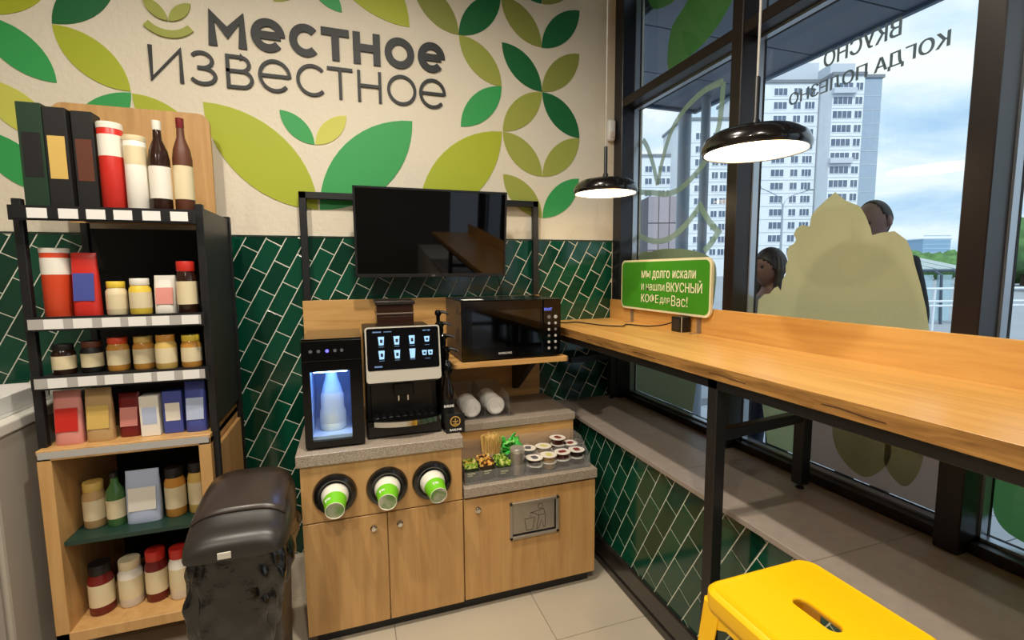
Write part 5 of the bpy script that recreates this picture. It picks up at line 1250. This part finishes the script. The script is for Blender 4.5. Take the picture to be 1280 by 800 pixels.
for zz_ in (zt, zt-.24, zz(385, f)-GZ): MB().tube([(-1.2, 0, zz_), (3.0, 0, zz_)], .022, 8).build('rail', RW, e, loc=(0, 0, 0))
for k_ in range(10): MB().cyl((-1.15+k_*.45, 0, 0), (-1.15+k_*.45, 0, zt), .02, n=8).build('baluster', RW, e, loc=(0, 0, 0))

# ================================================================== PEOPLE OUTSIDE
def person(x, y, heading, height, label, skin, hair, shirt, trousers, hairstyle, tilt=0):
    e = root('person', (x, y, GZ+.016), label, 'person', local=True, rz=heading)   # faces local -Y
    S = height/1.75
    me = bpy.data.meshes.new('person'); vs = []; es = []; rad = []
    def V(p, r): vs.append(Vector(p)*S); rad.append(r*S if not isinstance(r, tuple) else (r[0]*S, r[1]*S)); return len(vs)-1
    pel = V((0, 0, .95), (.155, .115)); w_ = V((0, .0, 1.10), (.135, .10)); ch = V((0, .0, 1.30), (.165, .115)); up_ = V((0, .005, 1.42), (.13, .09)); nk = V((0, -.005, 1.50), (.058, .06)); hd = V((0, -.015, 1.58), (.055, .06))
    es += [(pel, w_), (w_, ch), (ch, up_), (up_, nk), (nk, hd)]
    for s_ in (-1, 1):
        sh_ = V((s_*.17, .005, 1.41), .062); el = V((s_*.235, .03, 1.12), .043); wr_ = V((s_*.22, -.10, .90), .030); pa = V((s_*.215, -.13, .84), (.036, .020)); 
        es += [(up_, sh_), (sh_, el), (el, wr_), (wr_, pa)]
        for q, (dx, l) in enumerate(((-.022, .060), (-.007, .070), (.008, .064), (.022, .050))):
            f1 = V((s_*.215+dx, -.150, .805), .0095); f2 = V((s_*.215+dx, -.150-.004, .805-l*.55), .0085); f3 = V((s_*.215+dx*.9, -.140, .805-l), .0075); es += [(pa, f1), (f1, f2), (f2, f3)]
        t1 = V((s_*.190, -.165, .83), .010); t2 = V((s_*.186, -.185, .795), .008); es += [(pa, t1), (t1, t2)]
        hp = V((s_*.09, 0, .90), .088); kn = V((s_*.10, -.01, .50), .060); an = V((s_*.105, .02, .09), .042); ft_ = V((s_*.115, -.11, .045), (.042, .032)); hl = V((s_*.105, .05, .04), .034)
        es += [(pel, hp), (hp, kn), (kn, an), (an, ft_), (an, hl)]
    me.from_pydata(vs, es, [])
    o = bpy.data.objects.new('body', me); COL.objects.link(o)
    o.modifiers.new('skin', 'SKIN'); 
    sk = me.skin_vertices[0].data
    for i, r in enumerate(rad): sk[i].radius = r if isinstance(r, tuple) else (r, r)
    sk[0].use_root = True
    o.modifiers.new('sub', 'SUBSURF').levels = 2
    bpy.context.view_layer.update()
    bm = bmesh.new(); tmp = bpy.data.meshes.new_from_object(o.evaluated_get(bpy.context.evaluated_depsgraph_get())); bm.from_mesh(tmp); bpy.data.meshes.remove(tmp)
    # head with face
    hc = Vector((0, -.03, 1.645))*S
    hs = bmesh.ops.create_uvsphere(bm, u_segments=40, v_segments=28, radius=1)
    HX = Matrix.Rotation(radians(tilt), 4, 'X')
    def shape(d):
        X_, Y_, Z_ = d; px_, py_, pz_ = X_*.076, Y_*.096, Z_*.115
        if Z_ < 0: k = 1+Z_*.30; px_ *= k; py_ = py_*(1+Z_*.22)-.012*(-Z_)
        if Y_ < 0: # face
            fx, fz = px_, pz_
            py_ -= .020*math.exp(-((fx/.011)**2+((fz+.022)/.022)**2))      # nose
            py_ -= .009*math.exp(-((fx/.009)**2+((fz-.012)/.03)**2))       # bridge
            py_ += .009*(math.exp(-(((fx-.031)/.016)**2+((fz-.006)/.012)**2))+math.exp(-(((fx+.031)/.016)**2+((fz-.006)/.012)**2)))   # sockets
            py_ -= .006*math.exp(-((fx/.022)**2+((fz+.060)/.007)**2)) ; py_ += .004*math.exp(-((fx/.024)**2+((fz+.067)/.003)**2))      # mouth
            py_ -= .008*math.exp(-((fx/.02)**2+((fz+.092)/.014)**2))       # chin
            py_ -= .004*math.exp(-((fz-.026)/.008)**2)*math.exp(-(fx/.05)**2)   # brow
        return Vector((px_, py_, pz_))*S
    for v in hs['verts']: v.co = hc+(HX @ shape(v.co))
    for s_ in (-1, 1):
        ear = bmesh.ops.create_uvsphere(bm, u_segments=12, v_segments=8, radius=1)
        for v in ear['verts']: v.co = hc+(HX @ (Vector((s_*.078+v.co.x*.008, .010+v.co.y*.018, -.005+v.co.z*.030))*S))
    me2 = bpy.data.meshes.new('person'); bm.to_mesh(me2); bm.free()
    o.modifiers.clear(); o.data = me2
    rm = o.modifiers.new('join', 'REMESH'); rm.mode = 'VOXEL'; rm.voxel_size = .0075
    bpy.context.view_layer.update()
    fin = bpy.data.meshes.new_from_object(o.evaluated_get(bpy.context.evaluated_depsgraph_get())); o.modifiers.clear(); o.data = fin
    fin.materials.clear()
    for m_ in (skin, shirt, trousers, M('shoe_dark', (30, 28, 28), .5)): fin.materials.append(m_)
    for p in fin.polygons:
        c_ = p.center/S; hand = abs(c_.x) > .15 and c_.z < .93 and c_.y < -.06
        p.material_index = 3 if c_.z < .085 else 0 if (c_.z > 1.475 or hand) else 1 if c_.z > .93 or (abs(c_.x) > .17 and c_.z > .84) else 2
        p.use_smooth = True
    o.name = 'body'; o.parent = e
    EY = M('eye_dark', (24, 18, 16), .2); 
    b = MB()
    for s_ in (-1, 1):
        p0 = hc+(HX @ (Vector((s_*.031, -.080, .006))*S)); b.lathe([(0, -.009), (.006, -.007), (.009, 0), (.006, .007), (0, .009)], 12, p0)
    b.build('eyes', EY, e, loc=(0, 0, 0))
    # hair: cap over the skull
    bm = bmesh.new(); hs = bmesh.ops.create_uvsphere(bm, u_segments=40, v_segments=28, radius=1)
    for v in hs['verts']:
        d = v.co.copy(); v.co = hc+(HX @ (shape(d)*(1.07 if hairstyle == 'long' else 1.035)+Vector((0, .004, .002))*S))
    def hairy(c):
        l = HX.inverted() @ (c-hc)/S
        if hairstyle == 'long': return .8*l.z+l.y > -.040 and l.z > -.09
        return (l.z > .045 and l.y > -.022) or (l.z > -.005 and l.y > -.005) or (l.y > .025 and l.z > -.075)
    bmesh.ops.delete(bm, geom=[f_ for f_ in bm.faces if not hairy(f_.calc_center_median())], context='FACES')
    hm = bpy.data.meshes.new('hair'); bm.to_mesh(hm); bm.free(); hm.materials.append(hair)
    for p in hm.polygons: p.use_smooth = True
    h_ = bpy.data.objects.new('hair', hm); COL.objects.link(h_); h_.parent = e; md = h_.modifiers.new('thick', 'SOLIDIFY'); md.thickness = .006
    if hairstyle == 'long':
        for s_ in (-1, 1):
            pts = [hc+(HX @ (Vector(p)*S)) for p in ((s_*.066, .0, .06), (s_*.078, .0, .0), (s_*.078, .0, -.06), (s_*.074, -.005, -.13), (s_*.07, -.01, -.19))]
            MB().tube(smooth_path(pts, 5), [.018]*6+[.022]*5+[.024]*5+[.016]*4+[.006], 10).build('hair_lock', hair, e, loc=(0, 0, 0))
    return e
HAIRD = M('hair_dark', (40, 26, 24), .5); HAIRB = M('hair_black', (24, 22, 26), .6)
person(2.264, 2.083, radians(-95), 1.64, 'person with long dark hair and a striped top looking left outside the window', M('skin_warm_shaded', (120, 82, 72), .6), HAIRD, M('top_striped', (90, 84, 86), .8), M('jeans_dark', (44, 50, 70), .8), 'long', 0)  # skin colour darkened: the shade of a backlit silhouette is put into it
person(3.11, 2.11, radians(-90), 1.935, 'person with short receding dark hair and black shirt outside the window', M('skin_grey_shaded', (136, 100, 94), .6), HAIRB, M('shirt_black', (22, 22, 26), .8), M('trousers_dark', (36, 36, 42), .8), 'short', 14)  # this skin tone is lowered too, carrying the shade of a backlit face
